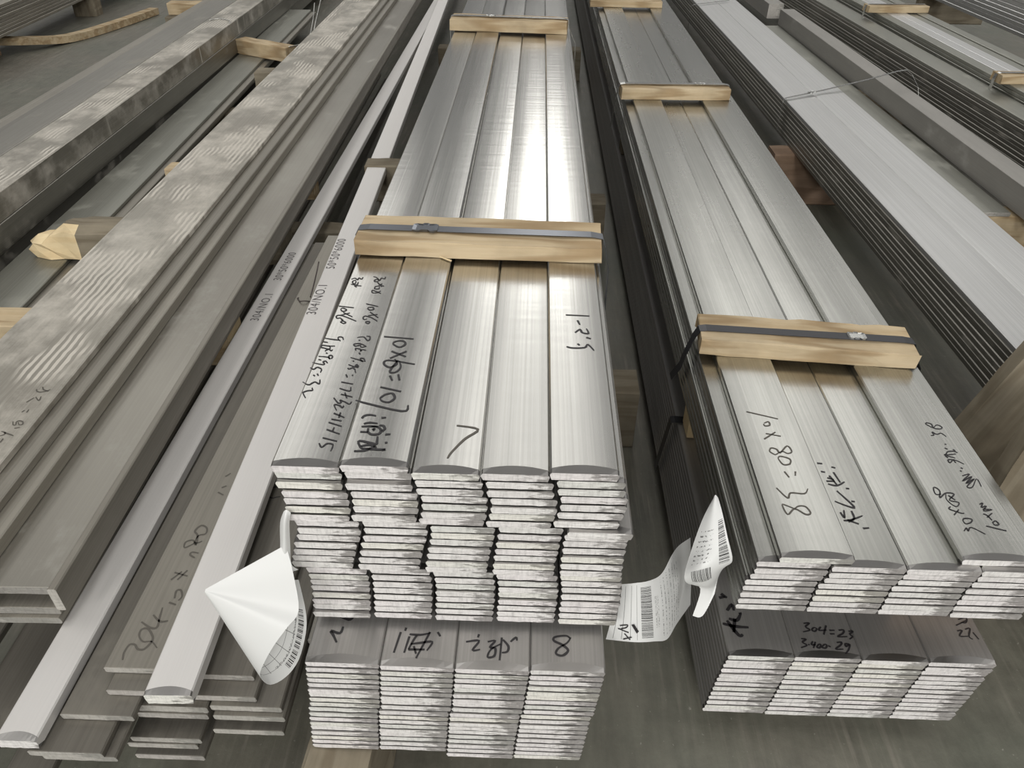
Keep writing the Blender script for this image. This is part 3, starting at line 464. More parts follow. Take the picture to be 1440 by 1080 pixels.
# right pack, lower part
for c in range(4):
    for r in range(13):
        p = .0096
        x = .2491 - .001 * r + .0795 * c
        lab = '%s layer down, %s column, flat bar end in the lower right pack' % (ORD[r + 1], COLN[4][c])
        if r == 0:
            lab = ['bar with bold black characters on its left, top of the lower right pack',
                   'bar marked 304=23 and 30408=29, top of the lower right pack',
                   'unwritten bar right of the 304=23 bar, top of the lower right pack',
                   'bar with small slanted figures at its right edge, top of the lower right pack'][c]
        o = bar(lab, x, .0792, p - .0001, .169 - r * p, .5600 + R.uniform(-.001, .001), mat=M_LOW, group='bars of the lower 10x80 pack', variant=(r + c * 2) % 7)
        if r == 0:
            top_of(o, p - .0001)
            k = ['q1', 'q2', None, 'q4'][c]
            if k: writing(o, k, M_INK, 'black marker writing 304=23 30408=29' if c == 1 else 'black marker writing')

# ------------------------------------------------------------------ loose light bars left of the centre
def stencil(parent, text, size, x, y, z, yaw=0.0):
    cu = bpy.data.curves.new('printed_text', 'FONT'); cu.body = text; cu.size = size; cu.space_character = 1.12
    tmp = bpy.data.objects.new('tmp', cu); COL.objects.link(tmp)
    dg = bpy.context.evaluated_depsgraph_get(); dg.update()
    me = bpy.data.meshes.new_from_object(tmp.evaluated_get(dg))
    bpy.data.objects.remove(tmp)
    me.materials.clear(); me.materials.append(M_INKG)
    o = link('printed_text', me, parent)
    inv = parent.matrix_basis.inverted()
    me.transform(inv @ Matrix.Translation((x, y, z)) @ Matrix.Rotation(math.radians(90 + yaw), 4, 'Z'))
    o['label'] = 'grey printed marking ' + text
    return o
pb = bar('light steel flat bar printed 304/NO.1 30*50*6000, beside the brown plates', -.5425, .0440, .0160, .197, .4080, L=6.0, yaw=.20, mat=M_CLEAN, variant=1, name='steel_bar')
stencil(pb, '304/NO.1', .024, -.5155, 1.235, .1974, .2)
stencil(pb, '30*50*6000', .024, -.5165, 1.395, .1974, .2)
qb = bar('light steel flat bar printed NO.1 50*50*6000, next to the central pack', -.3925, .0505, .0175, .230, .4450, L=6.0, yaw=1.75, mat=M_CLEAN, variant=2, name='steel_bar')
stencil(qb, '304/NO.1', .026, -.395, 1.21, .2304, 1.75)
stencil(qb, '50*50*6000', .026, -.400, 1.39, .2304, 1.75)

# ------------------------------------------------------------------ low pile of 80 mm plates under the loose bars
GP = 'dull plates in the low pile under the loose bars'
def plate(label, xl, ztop, y, t=.0098, L=1.12, w=.0795, mat=None, yaw=0.0, variant=0, end=None):
    return bar(label, xl, w, t, ztop, y, L=L, yaw=yaw, mat=mat or M_PLATE, end=end or M_ENDD, group=GP, variant=variant, shear=False, name='steel_plate')
b0 = plate('plate marked 304 10x80 in brown pen between the two light bars', -.4605, .210, .487, variant=1, L=1.10, mat=M_DULL)
top_of(b0, .0098); writing(b0, 'b0', M_INKB, 'faded brown marker figures 304 10x80')
plate('plate under the 304 10x80 plate, its end jutting out further', -.4514, .1995, .4665, variant=2, L=1.12)
plate('thick pair upper plate under the tip of the right light bar', -.4225, .1790, .462, t=.0115, variant=3)
plate('thick pair lower plate under the tip of the right light bar', -.4240, .1672, .4605, t=.0100, variant=4)
plate('dull plate below the thick pair, widest bright end', -.4330, .140, .447, variant=5, L=1.4)
plate('dull plate second below the thick pair', -.4390, .1295, .446, variant=1, L=1.4)
plate('dull plate at the bottom edge, third below the thick pair', -.4370, .105, .446, variant=2, L=1.4)
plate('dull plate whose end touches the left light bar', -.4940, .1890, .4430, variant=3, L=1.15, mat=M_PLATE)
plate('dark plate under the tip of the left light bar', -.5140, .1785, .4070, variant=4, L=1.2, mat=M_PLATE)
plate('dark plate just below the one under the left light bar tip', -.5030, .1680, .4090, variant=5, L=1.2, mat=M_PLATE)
c0 = plate('plate with a pen loop, right of the right light bar', -.3755, .200, .489, variant=1, L=1.4)
top_of(c0, .0098); writing(c0, 'k0', M_INK, 'black pen loop')
plate('plate under the pen-loop plate reaching further out', -.3690, .1895, .4700, variant=2, L=1.4)
plate('rough plate, third down right of the right light bar', -.3410, .1790, .4650, variant=3, L=1.4)
plate('rough plate, fourth down right of the right light bar', -.3380, .1685, .4600, variant=4, L=1.4)
plate('lowest plate right of the right light bar, over the dark floor', -.3420, .1450, .4570, variant=5, L=1.4)
plate('dark plate deep beside the pen-loop plate next to the central pack', -.2575, .1700, .560, variant=2, L=3.0, w=.026, mat=M_DARK)

# ------------------------------------------------------------------ brown plates at the left
GL = 'long brown plates stacked at the left'
YL = 1.07
def lp(label, xr, w, t, ztop, y, mat, xref, L=6.0, variant=0, name='steel_plate', yaw=YL, end=None):
    return bar(label, xr - w, w, t, ztop, y, L=L, yaw=yaw, mat=mat, end=end or M_ENDD, group=GL, variant=variant, shear=False, name=name, xref=xref)
t1 = lp('wide plate with pale boot prints and pen figures, top of the left stack', -.678, .162, .0118, .295, .50, M_DUST, .81, variant=1)
top_of(t1, .0118); writing(t1, 't1', M_INKB, 'pen figures on the dusty plate')
lp('plate edge showing just below the boot-printed plate', -.653, .16, .0128, .2830, .50, M_DULL, .83, variant=2)
lp('thick plate edge, second below the boot-printed plate', -.631, .16, .0198, .2700, .50, M_DULL, .85, variant=3)
lp('wide smooth plate with its near end showing, right side of the left stack', -.540, .17, .0125, .250, .559, M_BROWN, .559, variant=4)
lp('plate under the smooth wide plate, its end a step below', -.5400, .18, .0120, .2235, .551, M_DULL, .559, variant=5)
lp('bottom plate of the left stack with a pale torn end', -.5400, .19, .0105, .2110, .546, M_DULL, .559, variant=1)
lp('narrow steel strip on edge along the smooth wide plate', -.5285, .0105, .0375, .2615, .549, M_DULL, .559, variant=2, name='steel_strip')
lp('narrow filler bar under the smooth wide plate', -.575, .10, .0130, .2370, .60, M_DARK, .559, variant=2)

for k, (x, zt) in enumerate([(-.735, .105), (-.668, .090), (-.600, .070)]):
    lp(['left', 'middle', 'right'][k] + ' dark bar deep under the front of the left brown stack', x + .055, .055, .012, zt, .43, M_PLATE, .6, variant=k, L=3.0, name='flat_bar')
# flat bars lying low, left of the stack
lp('greenish flat bar lying low under the split log', -1.111, .127, .011, .120, .70, M_GREEN, 1.86, variant=3, yaw=2.9, L=3.9)
lp('flat bar under the greenish low bar with a bright edge', -1.086, .127, .012, .1085, .70, M_DULL, 1.86, variant=4, yaw=2.9, L=3.9)
lp('second flat bar under the greenish low bar', -1.094, .127, .012, .0960, .70, M_DARK, 1.86, variant=4, yaw=2.9, L=3.9)

# thick bars far left
GB = 'thick bars of the far left stack'
for k, (xr, w, zt, t, lab, m) in enumerate([
        (-1.263, .124, .250, .062, 'thick bar with scuffed top, right side of the far left stack', M_DUST),
        (-1.390, .118, .250, .030, 'smooth bar with a bright edge, middle of the far left stack', M_DARK),
        (-1.511, .034, .243, .024, 'narrow bar along the far left stack', M_DULL),
        (-1.547, .030, .236, .018, 'narrowest bar at the floor side of the far left stack', M_DULL),
        (-1.263, .124, .187, .062, 'thick dark bar under the scuffed bar of the far left stack', M_DARK),
        (-1.268, .124, .124, .060, 'lowest thick dark bar of the far left stack', M_DARK),
        (-1.392, .190, .219, .155, 'large block bar under the smooth bars of the far left stack', M_DARK)]):
    bar(lab, xr - w, w, t, zt, 1.0, L=6.0, yaw=2.1, mat=m, end=M_ENDD, group=GB, variant=k, shear=False, name='thick_bar', xref=1.8)

# pack in the far left corner
for r in range(9):
    for c in range(2):
        bar('%s layer down, %s column, bar of the pack in the top left corner' % (ORD[r + 1], ['right', 'left'][c]), -2.70 - .125 * c + R.uniform(-.003, .003), .123, .0135, .235 - r * .0146, 2.6, L=4.0, yaw=4.3, mat=M_DULL, end=M_ENDD, group='bars of the top left corner pack', variant=r % 5, shear=False, xref=4.0)

# ------------------------------------------------------------------ packs at the right
for r in range(9):
    for c in range(2):
        lab = '%s layer down, %s column, bar of the bright pack with the loose strap' % (ORD[r + 1], ['left', 'right'][c])
        if r == 0: lab = ['bright wide bar on top of the strapped pack, dark-edged side', 'bright wide bar on top of the strapped pack, beside the thick grey bar'][c]
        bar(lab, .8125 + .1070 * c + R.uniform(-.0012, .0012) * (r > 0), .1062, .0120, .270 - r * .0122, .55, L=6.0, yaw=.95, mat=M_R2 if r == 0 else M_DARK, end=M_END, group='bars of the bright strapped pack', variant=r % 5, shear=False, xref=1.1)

bar('thick grey square bar standing proud beside the bright strapped pack', 1.214, .066, .068, .250, 1.0, L=3.12, yaw=1.2, mat=M_SQ, end=M_ENDD, variant=1, shear=False, name='square_bar', xref=2.2)
bar('thick grey square bar further back in line with the near one', 1.150, .075, .068, .250, 4.25, L=2.4, yaw=1.2, mat=M_SQ, end=M_ENDD, variant=2, shear=False, name='square_bar')
bar('greenish rippled plate on a wood block beside the bright pack', 1.09, .118, .011, .186, 1.862, L=2.2, yaw=1.2, mat=M_GREEN, end=M_ENDD, variant=3, shear=False, name='steel_plate')

for r in range(13):
    lab = '%s layer down, flat bar of the narrow dark-sided pack at the right' % ORD[r + 1]
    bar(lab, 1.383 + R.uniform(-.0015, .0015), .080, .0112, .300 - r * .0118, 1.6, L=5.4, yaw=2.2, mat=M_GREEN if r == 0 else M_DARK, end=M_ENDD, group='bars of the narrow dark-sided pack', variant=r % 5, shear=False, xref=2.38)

for c in range(5):
    for r in range(3):
        lab = '%s layer down, %s column, narrow bar of the wood-blocked pack at the right' % (ORD[r + 1], COLN[5][c])
        bar(lab, 1.472 + .0435 * c + R.uniform(-.001, .001), .0428, .0118, .326 - r * .0121 - (.004 if c == 3 and r == 0 else 0), 1.7, L=5.2, yaw=1.4, mat=M_R2 if c in (1, 2) else M_GREEN, end=M_ENDD, group='narrow bars of the wood-blocked pack', variant=r, shear=False, xref=2.5)
bar('wide dark bar low behind the wood-blocked pack', 1.72, .30, .04, .16, 1.9, L=5.2, yaw=1.0, mat=M_DARK, end=M_ENDD, variant=0, shear=False, xref=3.0)
for r in range(12):
    lab = '%s layer up, flat bar of the pack in the top right corner' % (['lowest'] + ORD[2:])[r]
    bar(lab, 1.915 + R.uniform(-.002, .002), .14, .0145, .315 + r * .0155, 2.3, L=5.0, yaw=1.2, mat=M_R2, end=M_END, group='bars of the top right corner pack', variant=r % 5, shear=False, xref=3.3)

# ------------------------------------------------------------------ timber
def timber(label, p0, p1, w, h, mat, endmat=None, name='wood_block', rough=.0012, seed=0, roll=0.0, cat='wood block', group=None, nseg=8):
    """sawn timber: p0,p1 = middle of its underside at both ends; w across, h high"""
    p0 = Vector(p0); p1 = Vector(p1); L = (p1 - p0).length
    rr = random.Random(seed)
    V = []; F = []; mi = []
    c = min(w, h) * .05
    prof = [(-w / 2 + c, 0), (w / 2 - c, 0), (w / 2, c), (w / 2, h - c), (w / 2 - c, h), (-w / 2 + c, h), (-w / 2, h - c), (-w / 2, c)]
    n = len(prof)
    for i in range(nseg + 1):
        x = L * i / nseg
        for (a, b) in prof:
            k = 0 if b == 0 else 1
            V.append((x + (rr.uniform(-1, 1) * rough if i in (0, nseg) else 0), a + rr.uniform(-1, 1) * rough, b + rr.uniform(-1, 1) * rough * k))
    for i in range(nseg):
        for j in range(n):
            a = i * n + j; b = i * n + (j + 1) % n
            F.append((a, a + n, b + n, b)); mi.append(0)
    F.append(tuple(range(n))); mi.append(1)
    F.append(tuple(reversed(range(nseg * n, nseg * n + n)))); mi.append(1)
    o = link(name, mesh(name, V, F, [mat, endmat or mat], mi))
    d = (p1 - p0).normalized()
    up = Vector((0, 0, 1)) if abs(d.z) < .95 else Vector((0, -1, 0))
    yv = up.cross(d).normalized(); zv = d.cross(yv)
    m = Matrix((d, yv, zv)).transposed().to_4x4()
    if roll: m = m @ Matrix.Rotation(math.radians(roll), 4, 'X')
    o.matrix_world = Matrix.Translation(p0) @ m
    tag(o, label, cat, group)
    return o

wb = timber('pale wood block under the blued strap near the front of the central pack', (-.2235, .9215, .5213), (.0895, .9145, .5213), .079, .0205, M_WOOD, seed=1)
sp_ = link('splinter', mesh('splinter', [tuple(wb.matrix_world.inverted() @ Vector(q)) for q in [(-.118, .881, .5225), (-.118, .881, .5245), (-.100, .868, .5225), (-.0995, .870, .5235), (-.1175, .884, .5225), (-.100, .872, .5222)]], [(0, 2, 3, 1), (1, 3, 5, 4), (0, 4, 5, 2)], [M_WOOD3]), wb)
timber('pale wood block across the central pack near the top edge', (-.2280, 2.222, .5213), (.0790, 2.198, .5213), .070, .0290, M_WOOD, seed=2)
timber('knotty wood block under the black strap on the right pack', (.2550, .9840, .3413), (.5590, .9600, .3413), .076, .0240, M_WOOD, seed=3, rough=.0018)
timber('wood block with a bright strap in the middle of the right pack', (.2400, 2.258, .3413), (.5440, 2.268, .3413), .060, .0300, M_WOOD, seed=4)
timber('wood block across the right pack at the top edge of the picture', (.2200, 3.600, .3413), (.5200, 3.600, .3413), .070, .0240, M_WOOD, seed=5)
timber('wood block lying on the low greenish bar, top left', (-1.318, 3.624, .1203), (-1.055, 3.480, .1203), .065, .060, M_WOOD, seed=6)
# bearers
timber('grey bearer under the central packs showing in the gap at the right', (-.30, 1.17, 0), (.205, 1.165, 0), .075, .134, M_WOOD2, seed=7)
timber('bearer under the central packs further back', (-.42, 2.02, 0), (.20, 2.02, 0), .075, .134, M_WOOD2, seed=8)
timber('bearer under the far end of the central packs', (-.45, 3.75, 0), (.20, 3.75, 0), .08, .134, M_WOOD2, seed=9)
timber('thin lath between the central packs near the front', (-.25, .80, .2952), (.11, .80, .2952), .05, .0088, M_WOOD2, seed=10, rough=.0003, name='wood_lath')
timber('thin lath between the central packs further back', (-.28, 2.05, .2952), (.11, 2.05, .2952), .05, .0088, M_WOOD2, seed=11, rough=.0003, name='wood_lath')
timber('wood block at the left of the central pack level with its far block', (-.445, 1.99, .1345), (-.24, 1.99, .1345), .06, .10, M_WOOD2, seed=12)
timber('pinkish log end under the low central pack at the bottom edge', (-.200, .400, 0), (-.180, .80, 0), .075, .1335, M_WOOD2, M_WOOD, seed=13, rough=.003, name='log')
timber('bearer under the lower right pack near the front', (.255, .90, 0), (.585, .90, 0), .07, .0438, M_WOOD2, seed=14)
timber('bearer under the lower right pack further back', (.255, 2.3, 0), (.585, 2.3, 0), .07, .0438, M_WOOD2, seed=15)
timber('reddish spacer between the right packs sticking out at the right', (.47, .672, .1695), (.625, .672, .1695), .085, .0812, M_WOODR, seed=16)
timber('pale spacer between the right packs peeking out at the left', (.259, .980, .1695), (.58, .980, .1695), .045, .0812, M_WOOD3, seed=17)
timber('spacer between the right packs further back', (.26, 2.3, .1695), (.58, 2.3, .1695), .07, .0812, M_WOOD2, seed=18)
timber('bearer under the bright strapped pack seen through the gap', (.735, 2.37, 0), (1.05, 2.37, 0), .085, .160, M_WOODR, seed=19)
timber('bearer under the bright strapped pack further forward', (.80, .75, 0), (1.05, .75, 0), .085, .160, M_WOOD2, seed=20)
timber('wood block under the end of the greenish rippled plate', (1.13, 1.90, .086), (1.45, 1.90, .086), .07, .088, M_WOOD, seed=21)
timber('low block under the greenish plate block', (1.10, 1.905, 0), (1.50, 1.905, 0), .09, .085, M_WOOD2, seed=22)
timber('bearer under the square bars and dark-sided pack', (1.06, 3.2, 0), (1.75, 3.2, 0), .085, .114, M_WOOD2, seed=23)
timber('wood block on the narrow-bar pack near the right edge', (1.438, 2.555, .3263), (1.70, 2.57, .3263), .06, .0250, M_WOOD, seed=24)
timber('wood block on the narrow-bar pack at the top edge', (1.405, 3.66, .3263), (1.665, 3.68, .3263), .06, .0260, M_WOOD, seed=25)
timber('wood bearer under the top right corner pack', (1.93, 4.35, .16), (2.25, 4.35, .16), .09, .15, M_WOOD2, seed=26)
timber('lower wood bearer by the top right corner pack', (1.80, 4.33, .16), (1.90, 4.33, .16), .07, .05, M_WOOD2, seed=27)
timber('bearer under the narrow-bar pack', (1.42, 3.2, .1145), (1.72, 3.2, .1145), .08, .172, M_WOOD2, seed=28)
timber('bearer under the left brown stack near the left picture edge', (-1.06, 1.225, .121), (-.56, 1.225, .121), .07, .0785, M_WOOD, M_WOOD3, seed=29, rough=.002)
timber('bearer end peeking out left of the brown stack', (-1.0, 2.02, .121), (-.60, 2.02, .121), .06, .0785, M_WOOD, seed=30)
timber('bearer of the left brown stack near the top', (-1.06, 3.02, .121), (-.65, 3.02, .121), .07, .0785, M_WOOD2, seed=31)
timber('crosswise wood bearer in the dark gap between the light bars', (-.60, 1.76, .0), (-.33, 1.76, .0), .06, .150, M_WOOD2, seed=32)
timber('bearer under the low pile of plates', (-.55, .80, 0), (-.25, .80, 0), .07, .0945, M_WOOD2, seed=33)
timber('bearer under the far left thick bars', (-1.65, 2.2, 0), (-1.22, 2.2, 0), .08, .062, M_WOOD2, seed=34)
timber('bearer under the low greenish bars', (-1.40, 2.9, 0), (-1.05, 2.9, 0), .08, .083, M_WOOD2, seed=35)
timber('wood post standing on the floor at the top left', (-2.70, 5.02, 0), (-2.70, 5.02, .10), .13, .10, M_WOOD2, seed=36)
timber('wood beam on the floor behind the far left stack', (-2.06, 4.60, 0), (-1.80, 4.62, 0), .10, .075, M_WOOD2, seed=37)
timber('upper wood beam resting on the one behind the far left stack', (-2.06, 4.66, .0755), (-1.78, 4.68, .0755), .09, .06, M_WOOD, seed=38)
timber('small wood block under the bent plank at the left edge', (-2.74, 3.985, 0), (-2.68, 3.955, 0), .06, .043, M_WOODR, seed=39)
timber('weathered wide plank leaning at the right edge against the bright pack', (.674, .950, .006), (.800, .950, .400), .160, .024, M_WOOD2, seed=40, name='wood_plank', cat='wood plank')
timber('nearer weathered plank standing at the right edge beside the right pack', (.660, .785, .006), (.698, .785, .400), .125, .030, M_WOOD2, seed=41, name='wood_plank', cat='wood plank')

def split_log():
    rr = random.Random(5)
    p0 = Vector((-1.185, 1.655, .1212))
    w, h = .092, .0782
    prof = [(-.5, .0), (-.2, .0), (.2, .0), (.5, .0), (.5, .5), (.5, .9), (.2, 1.0), (-.2, 1.0), (-.5, .85), (-.5, .4)]
    n = len(prof); V = []; F = []; mi = []
    # x, height factor, near side factor, far side factor
    segs = [(0, .40, .55, .25), (.022, .62, .85, .45), (.048, .66, 1.0, .62), (.070, .92, 1.02, .8), (.098, 1.0, 1.0, 1.0), (.125, .97, .98, 1.0), (.22, 1, 1, 1), (.40, 1, 1, 1), (.605, 1, 1, 1)]
    for i, (x, fh, fn, ff) in enumerate(segs):
        for j, (a, b) in enumerate(prof):
            jit = .0045 if i < 6 else .0012
            y = a * w * (fn if a < 0 else ff) + rr.uniform(-jit, jit)
            z = b * h * fh + (rr.uniform(-jit, jit) if 0 < b < 1 else 0)
            V.append((x + (rr.uniform(-.012, .012) if i < 5 else 0), y, max(0, z)))
    for i in range(len(segs) - 1):
        for j in range(n):
            a = i * n + j; b = i * n + (j + 1) % n
            F.append((a, b, b + n, a + n))
            near = j in (8, 9, 7)
            mi.append(1 if i < 3 or (i < 5 and near) else 0)
    F.append(tuple(reversed(range(n)))); mi.append(1)
    F.append(tuple(range((len(segs) - 1) * n, len(segs) * n))); mi.append(0)
    o = link('split_log', mesh('split_log', V, F, [M_WOOD2, M_WOOD3], mi))
    o.location = p0
    tag(o, 'squared timber with a pale splintered end under the left brown stack', 'log')
split_log()

def bent_plank():
    pts = [(-2.95, 3.86, .052), (-2.72, 3.98, .048), (-2.58, 4.09, .030), (-2.47, 4.28, .004), (-2.38, 4.62, .003), (-2.32, 5.02, .003)]
    p = smooth_line(pts, 4); V = []; F = []
    w, h = .055, .034
    for i, q in enumerate(p):
        a = p[max(i - 1, 0)]; b = p[min(i + 1, len(p) - 1)]
        dx, dy = b[0] - a[0], b[1] - a[1]; l = math.hypot(dx, dy)
        nx, ny = -dy / l * w / 2, dx / l * w / 2
        V += [(q[0] - nx, q[1] - ny, q[2]), (q[0] + nx, q[1] + ny, q[2]), (q[0] + nx, q[1] + ny, q[2] + h), (q[0] - nx, q[1] - ny, q[2] + h)]
    for i in range(len(p) - 1):
        for j in range(4):
            a = 4 * i + j; b = 4 * i + (j + 1) % 4
            F.append((a, b, b + 4, a + 4))
    F += [(3, 2, 1, 0), tuple(range(4 * len(p) - 4, 4 * len(p)))]
    o = link('bent_plank', mesh('bent_plank', V, F, [M_WOOD]))
    tag(o, 'long bent wooden plank lying on the floor at the top left', 'wood plank')
bent_plank()

# ------------------------------------------------------------------ straps
def ribbon(name, path, wdir, w, th, mat, parent=None):
    """flat band swept along path (list of xyz); wdir = direction of its width"""
    wd = Vector(wdir).normalized(); V = []; F = []
    P = [Vector(q) for q in path]
    for i, q in enumerate(P):
        d = (P[min(i + 1, len(P) - 1)] - P[max(i - 1, 0)]).normalized()
        nn = d.cross(wd).normalized()
        for s, k in ((-1, 0), (1, 0), (1, 1), (-1, 1)):
            V.append(tuple(q + wd * (s * w / 2) + nn * (k * th)))
    for i in range(len(P) - 1):
        for j in range(4):
            a = 4 * i + j; b = 4 * i + (j + 1) % 4
            F.append((a, b, b + 4, a + 4))
    F += [(3, 2, 1, 0), tuple(range(4 * len(P) - 4, 4 * len(P)))]
    return link(name, mesh(name, V, F, [mat]), parent)

def strap(*a):
    root = bpy.data.objects.new('steel_strap', None); COL.objects.link(root)
    root.empty_display_size = .05
    ribbon('band', *a, parent=root)
    return root

def seal(parent, x, y, z, yaw, mat, s=1.0):
    """crimped strap seal with its notched outline"""
    out = [(-.013, -.0065), (-.010, -.0085), (-.006, -.0085), (-.003, -.0060), (.003, -.0060), (.006, -.0095), (.010, -.0095), (.013, -.0065),
           (.013, .0065), (.010, .0085), (.004, .0080), (.002, .0100), (-.002, .0100), (-.004, .0075), (-.010, .0085), (-.013, .0065)]
    out = [(a * s, b * s) for a, b in out]; n = len(out)
    V = [(a, b, 0) for a, b in out] + [(a, b, .0022) for a, b in out] + [(a * .72, b * .72, .0012) for a, b in out]
    F = [tuple(reversed(range(n)))]
    for i in range(n):
        j = (i + 1) % n
        F.append((i, j, n + j, n + i)); F.append((n + i, n + j, 2 * n + j, 2 * n + i))
    F.append(tuple(range(2 * n, 3 * n)))
    o = link('strap_seal', mesh('strap_seal', V, F, [mat]), parent)
    o.location = (x, y, z); o.rotation_euler = (0, 0, math.radians(yaw))
    o['label'] = 'crimped metal strap seal'
    return o

y1 = .913
s = strap([(-.2290, y1 + .008, .36), (-.2285, y1 + .007, .515), (-.2275, y1 + .006, .536), (-.2235, y1 + .005, .5425), (-.210, y1 + .004, .5445), (.076, y1 - .004, .5445), (.0905, y1 - .005, .5425), (.0945, y1 - .005, .530), (.101, y1 - .005, .50), (.102, y1 - .005, .36)], (0, 1, 0), .0165, .0007, M_STRAP)
tag(s, 'blued steel strap over the front wood block of the central pack', 'strap')
seal(s, -.137, y1 + .001, .5452, -1.3, M_STRAP, 1.25)
s = strap([(-.2330, 2.222, .36), (-.2325, 2.222, .535), (-.2295, 2.222, .5510), (-.215, 2.221, .5530), (.070, 2.200, .5530), (.0805, 2.2, .551), (.083, 2.2, .53), (.102, 2.2, .49), (.102, 2.2, .36)], (0, 1, 0), .0165, .0007, M_STRAPS)
tag(s, 'steel strap over the far wood block of the central pack', 'strap')
seal(s, -.125, 2.2143, .5528, -4, M_STRAPS)
y2 = .975
s = strap([(.2290, 1.01, .255), (.2360, .990, .290), (.2390, .985, .315), (.2470, .981, .350), (.2525, y2 + .003, .3660), (.2620, y2 + .002, .3680), (.545, y2 - .017, .3680), (.5585, y2 - .018, .3665), (.5625, y2 - .018, .352), (.5785, y2 - .018, .325), (.5790, y2 - .018, .255)], (0, 1, 0), .0175, .0007, M_STRAPB)
tag(s, 'black steel strap over the knotty wood block of the right pack', 'strap')
seal(s, .478, y2 - .011, .3678, -3.5, M_STRAPS)
s = strap([(.2300, 1.02, .045), (.2345, 1.015, .10), (.2405, 1.008, .168), (.2455, 1.005, .1712), (.300, 1.0, .1712)], (0, 1, 0), .0175, .0007, M_STRAPB)
tag(s, 'black steel strap bending over the lower right pack edge', 'strap')
s = strap([(.2225, 2.275, .25), (.2305, 2.272, .335), (.2355, 2.27, .366), (.2390, 2.268, .3735), (.2520, 2.268, .3755), (.532, 2.277, .3755), (.5455, 2.277, .3735), (.5500, 2.277, .34), (.5735, 2.277, .32), (.5740, 2.277, .25)], (0, 1, 0), .0165, .0007, M_STRAPS)
tag(s, 'bright steel strap over the middle wood block of the right pack', 'strap')
seal(s, .464, 2.275, .3748, 2, M_STRAPS, 1.1)
s = strap([(.7780, 2.50, .17), (.7805, 2.51, .265), (.7845, 2.515, .2735), (.80, 2.52, .2760), (.93, 2.60, .279), (1.10, 2.695, .290), (1.22, 2.765, .301), (1.262, 2.79, .300), (1.280, 2.78, .288), (1.288, 2.73, .262), (1.290, 2.69, .215)], (.35, .93, 0), .0150, .0007, M_STRAPS)
tag(s, 'loose bright steel strap spanning the bright pack and the square bar', 'strap')
seal(s, .885, 2.572, .2790, 30, M_STRAPS)
s = strap([(.722, 4.02, .17), (.726, 4.03, .266), (.733, 4.035, .2745), (.755, 4.05, .2765), (.93, 4.16, .2765)], (.35, .93, 0), .0150, .0007, M_STRAPS)
tag(s, 'bright steel strap at the far end of the bright pack', 'strap')
s = strap([(1.432, 2.56, .22), (1.4335, 2.56, .335), (1.437, 2.56, .3495), (1.447, 2.56, .3535), (1.70, 2.575, .3535)], (0, 1, 0), .0165, .0007, M_STRAPS)
tag(s, 'strap over the right-edge wood block of the narrow-bar pack', 'strap')
s = strap([(1.400, 3.665, .22), (1.4015, 3.665, .336), (1.405, 3.665, .3515), (1.416, 3.665, .3545), (1.66, 3.685, .3545)], (0, 1, 0), .0165, .0007, M_STRAPS)
tag(s, 'strap over the top-edge wood block of the narrow-bar pack', 'strap')

# ------------------------------------------------------------------ wires
def wire(label, pts, r, mat):
    cu = smooth_line([list(q) for q in pts], 5)
    V = []; F = []
    for i, q in enumerate(cu):
        d = (Vector(cu[min(i + 1, len(cu) - 1)]) - Vector(cu[max(i - 1, 0)])).normalized()
        u = d.cross(Vector((.3, .2, 1))).normalized(); v = d.cross(u)
        for k in range(5):
            a = 2 * math.pi * k / 5
            V.append(tuple(Vector(q) + u * (math.cos(a) * r) + v * (math.sin(a) * r)))
    for i in range(len(cu) - 1):
        for k in range(5):
            a = 5 * i + k; b = 5 * i + (k + 1) % 5
            F.append((a, b, b + 5, a + 5))
    F += [(4, 3, 2, 1, 0), tuple(range(5 * len(cu) - 5, 5 * len(cu)))]
    o = link('wire', mesh('wire', V, F, [mat], smooth=True))
    tag(o, label, 'wire'); return o
wire('thin pale wire sticking up beside the wood block at the top left', [(-1.08, 3.50, .17), (-1.02, 3.55, .175), (-.985, 3.58, .18), (-.975, 3.62, .24), (-.955, 3.70, .33)], .0022, M_WIRE)
wire('thin pale wire prong bent from the wood block at the top left', [(-1.06, 3.47, .182), (-1.0, 3.54, .19), (-.98, 3.60, .25), (-.97, 3.64, .325)], .0018, M_WIRE)
wire('twisted dark wire between the two light bars', [(-.51, 1.30, .168), (-.475, 1.315, .185), (-.455, 1.30, .205), (-.44, 1.32, .20), (-.43, 1.31, .215), (-.425, 1.345, .24), (-.42, 1.36, .262)], .0014, M_WIRED)
wire('curl of dark wire looped beside the twisted wire', [(-.46, 1.30, .20), (-.44, 1.285, .215), (-.425, 1.30, .205), (-.44, 1.315, .198), (-.455, 1.30, .212), (-.43, 1.28, .20)], .0012, M_WIRED)
wire('thin wire loop over the scuffed bar at the far left', [(-1.44, 3.62, .2515), (-1.40, 3.64, .254), (-1.345, 3.60, .255), (-1.332, 3.57, .252), (-1.3295, 3.56, .22)], .0020, M_WIRE)

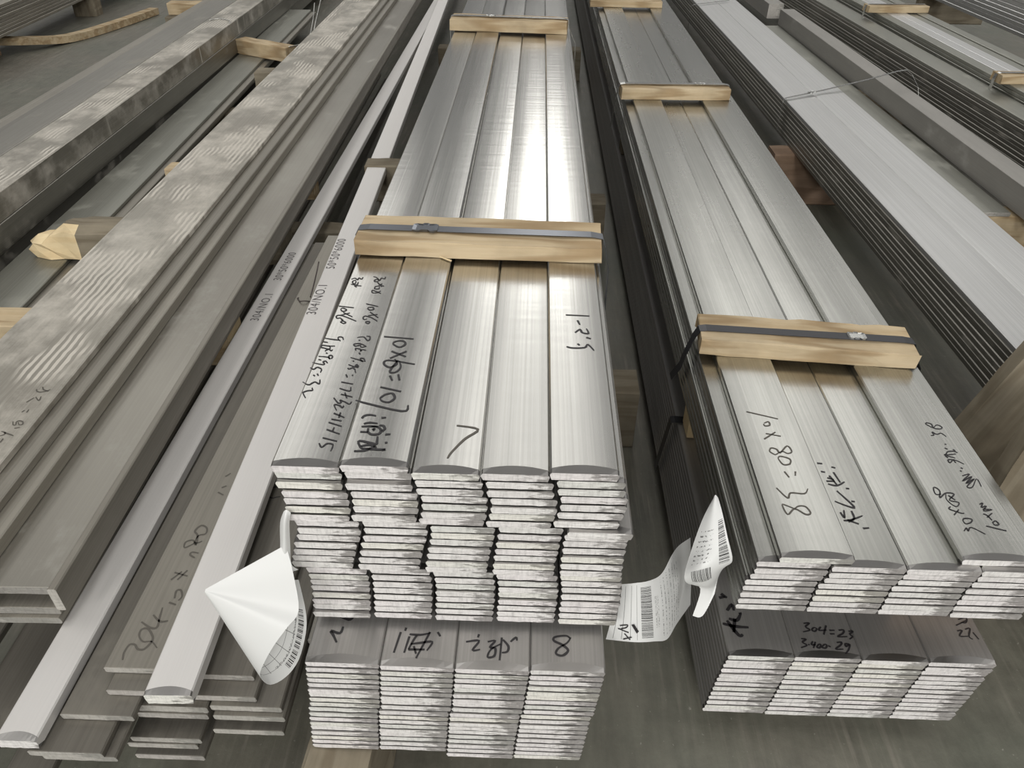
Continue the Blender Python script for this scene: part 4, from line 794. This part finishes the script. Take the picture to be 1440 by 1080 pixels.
# ------------------------------------------------------------------ paper tags
def sheet(key, mat, name='paper_tag', parent=None, k=5, smooth=True):
    g = SHEETS[key]
    g = [smooth_line(r, k) for r in g]
    cols = list(zip(*g))
    cols = [smooth_line([list(q) for q in c], k) for c in cols]
    nr = len(cols[0]); nc = len(cols)
    V = [tuple(cols[j][i]) for i in range(nr) for j in range(nc)]
    F = [(i * nc + j, i * nc + j + 1, (i + 1) * nc + j + 1, (i + 1) * nc + j) for i in range(nr - 1) for j in range(nc - 1)]
    me = mesh(name, V, F, [mat], smooth=smooth)
    uv = me.uv_layers.new(name='UVMap')
    for lp_ in me.loops:
        i, j = divmod(lp_.vertex_index, nc)
        uv.data[lp_.index].uv = (j / (nc - 1), i / (nr - 1))
    if parent is None:
        parent = bpy.data.objects.new(name, None); COL.objects.link(parent); parent.empty_display_size = .05
        link('sheet', me, parent)
        return parent
    return link(name, me, parent)
PM1 = paper('paper_label_cone', [(.70, .92, .885, .955, 'u', 230)], [(.56, .98, .55, .87, 'u', 14, .05, 0), (.56, .98, .55, .87, 'v', 16, .04, 0), (.66, .92, .845, .865, 'u', 50, 1.0, 120)])
PM2 = paper('paper_label_long', [(.22, .33, .12, .90, 'v', 110)], [(.36, .41, .3, .75, 'v', 60, .5, 70), (.02, .20, .06, .95, 'v', 22, .07, 0), (.45, .75, .1, .9, 'v', 22, .22, 45)])
PM3 = paper('paper_label_curled', [(.74, .93, .20, .50, 'v', 150), (.20, .62, .50, .62, 'u', 70)], [(.18, .60, .24, .47, 'u', 34, .35, 22)])
PMW = paper('plain_white_tape', [])
o = sheet('cone', PM1, k=4)
tag(o, 'white paper tag rolled into a cone at the left of the central pack', 'paper tag')
tp = sheet('tape', PMW, 'tape', o); tp['label'] = 'folded white tape holding the tag'
o = S1 = sheet('s1', PM2)
tag(o, 'long paper label with a bar code hanging between the central and right packs', 'paper tag')
o = sheet('s2', PM3)
tag(o, 'curled paper label with two bar codes against the right pack', 'paper tag')

def sheet_ink(parent, key, strokes, w, label, lift=.0006):
    """pen strokes on a paper tag, given in the sheet's own u,v"""
    g = SHEETS[key]; nr = len(g) - 1; nc = len(g[0]) - 1
    def at(u, v):
        x = min(max(u, 0), .9999) * nc; y = min(max(v, 0), .9999) * nr
        i, j = int(y), int(x); fx, fy = x - j, y - i
        P = lambda a, b: Vector(g[a][b])
        p = (P(i, j) * (1 - fx) + P(i, j + 1) * fx) * (1 - fy) + (P(i + 1, j) * (1 - fx) + P(i + 1, j + 1) * fx) * fy
        du = (P(i, j + 1) - P(i, j)).normalized(); dv = (P(i + 1, j) - P(i, j)).normalized()
        nn = du.cross(dv).normalized()
        if nn.z < 0: nn = -nn
        return p + nn * .0022, nn
    V = []; F = []
    for st in strokes:
        p = [at(*q) for q in smooth_line([list(q) for q in st], 3)]
        i0 = len(V)
        for i, (q, nn) in enumerate(p):
            d = (p[min(i + 1, len(p) - 1)][0] - p[max(i - 1, 0)][0]).normalized()
            sd = d.cross(nn).normalized() * w / 2
            V += [tuple(q - sd), tuple(q + sd)]
        for i in range(len(p) - 1):
            a = i0 + 2 * i; F.append((a, a + 1, a + 3, a + 2))
    o = link('handwriting', mesh('handwriting', V, F, [M_INK]), parent)
    o['label'] = label
sheet_ink(S1, 's1', [[(.07, .72), (.12, .70), (.11, .75), (.08, .77)], [(.06, .77), (.13, .83)], [(.10, .95), (.15, .90)], [(.105, .85), (.14, .95)]], .0013, 'black pen figures')
sheet_ink(S1, 's1', [[(.155, .69), (.18, .82)]], .0032, 'thick black pen dash')
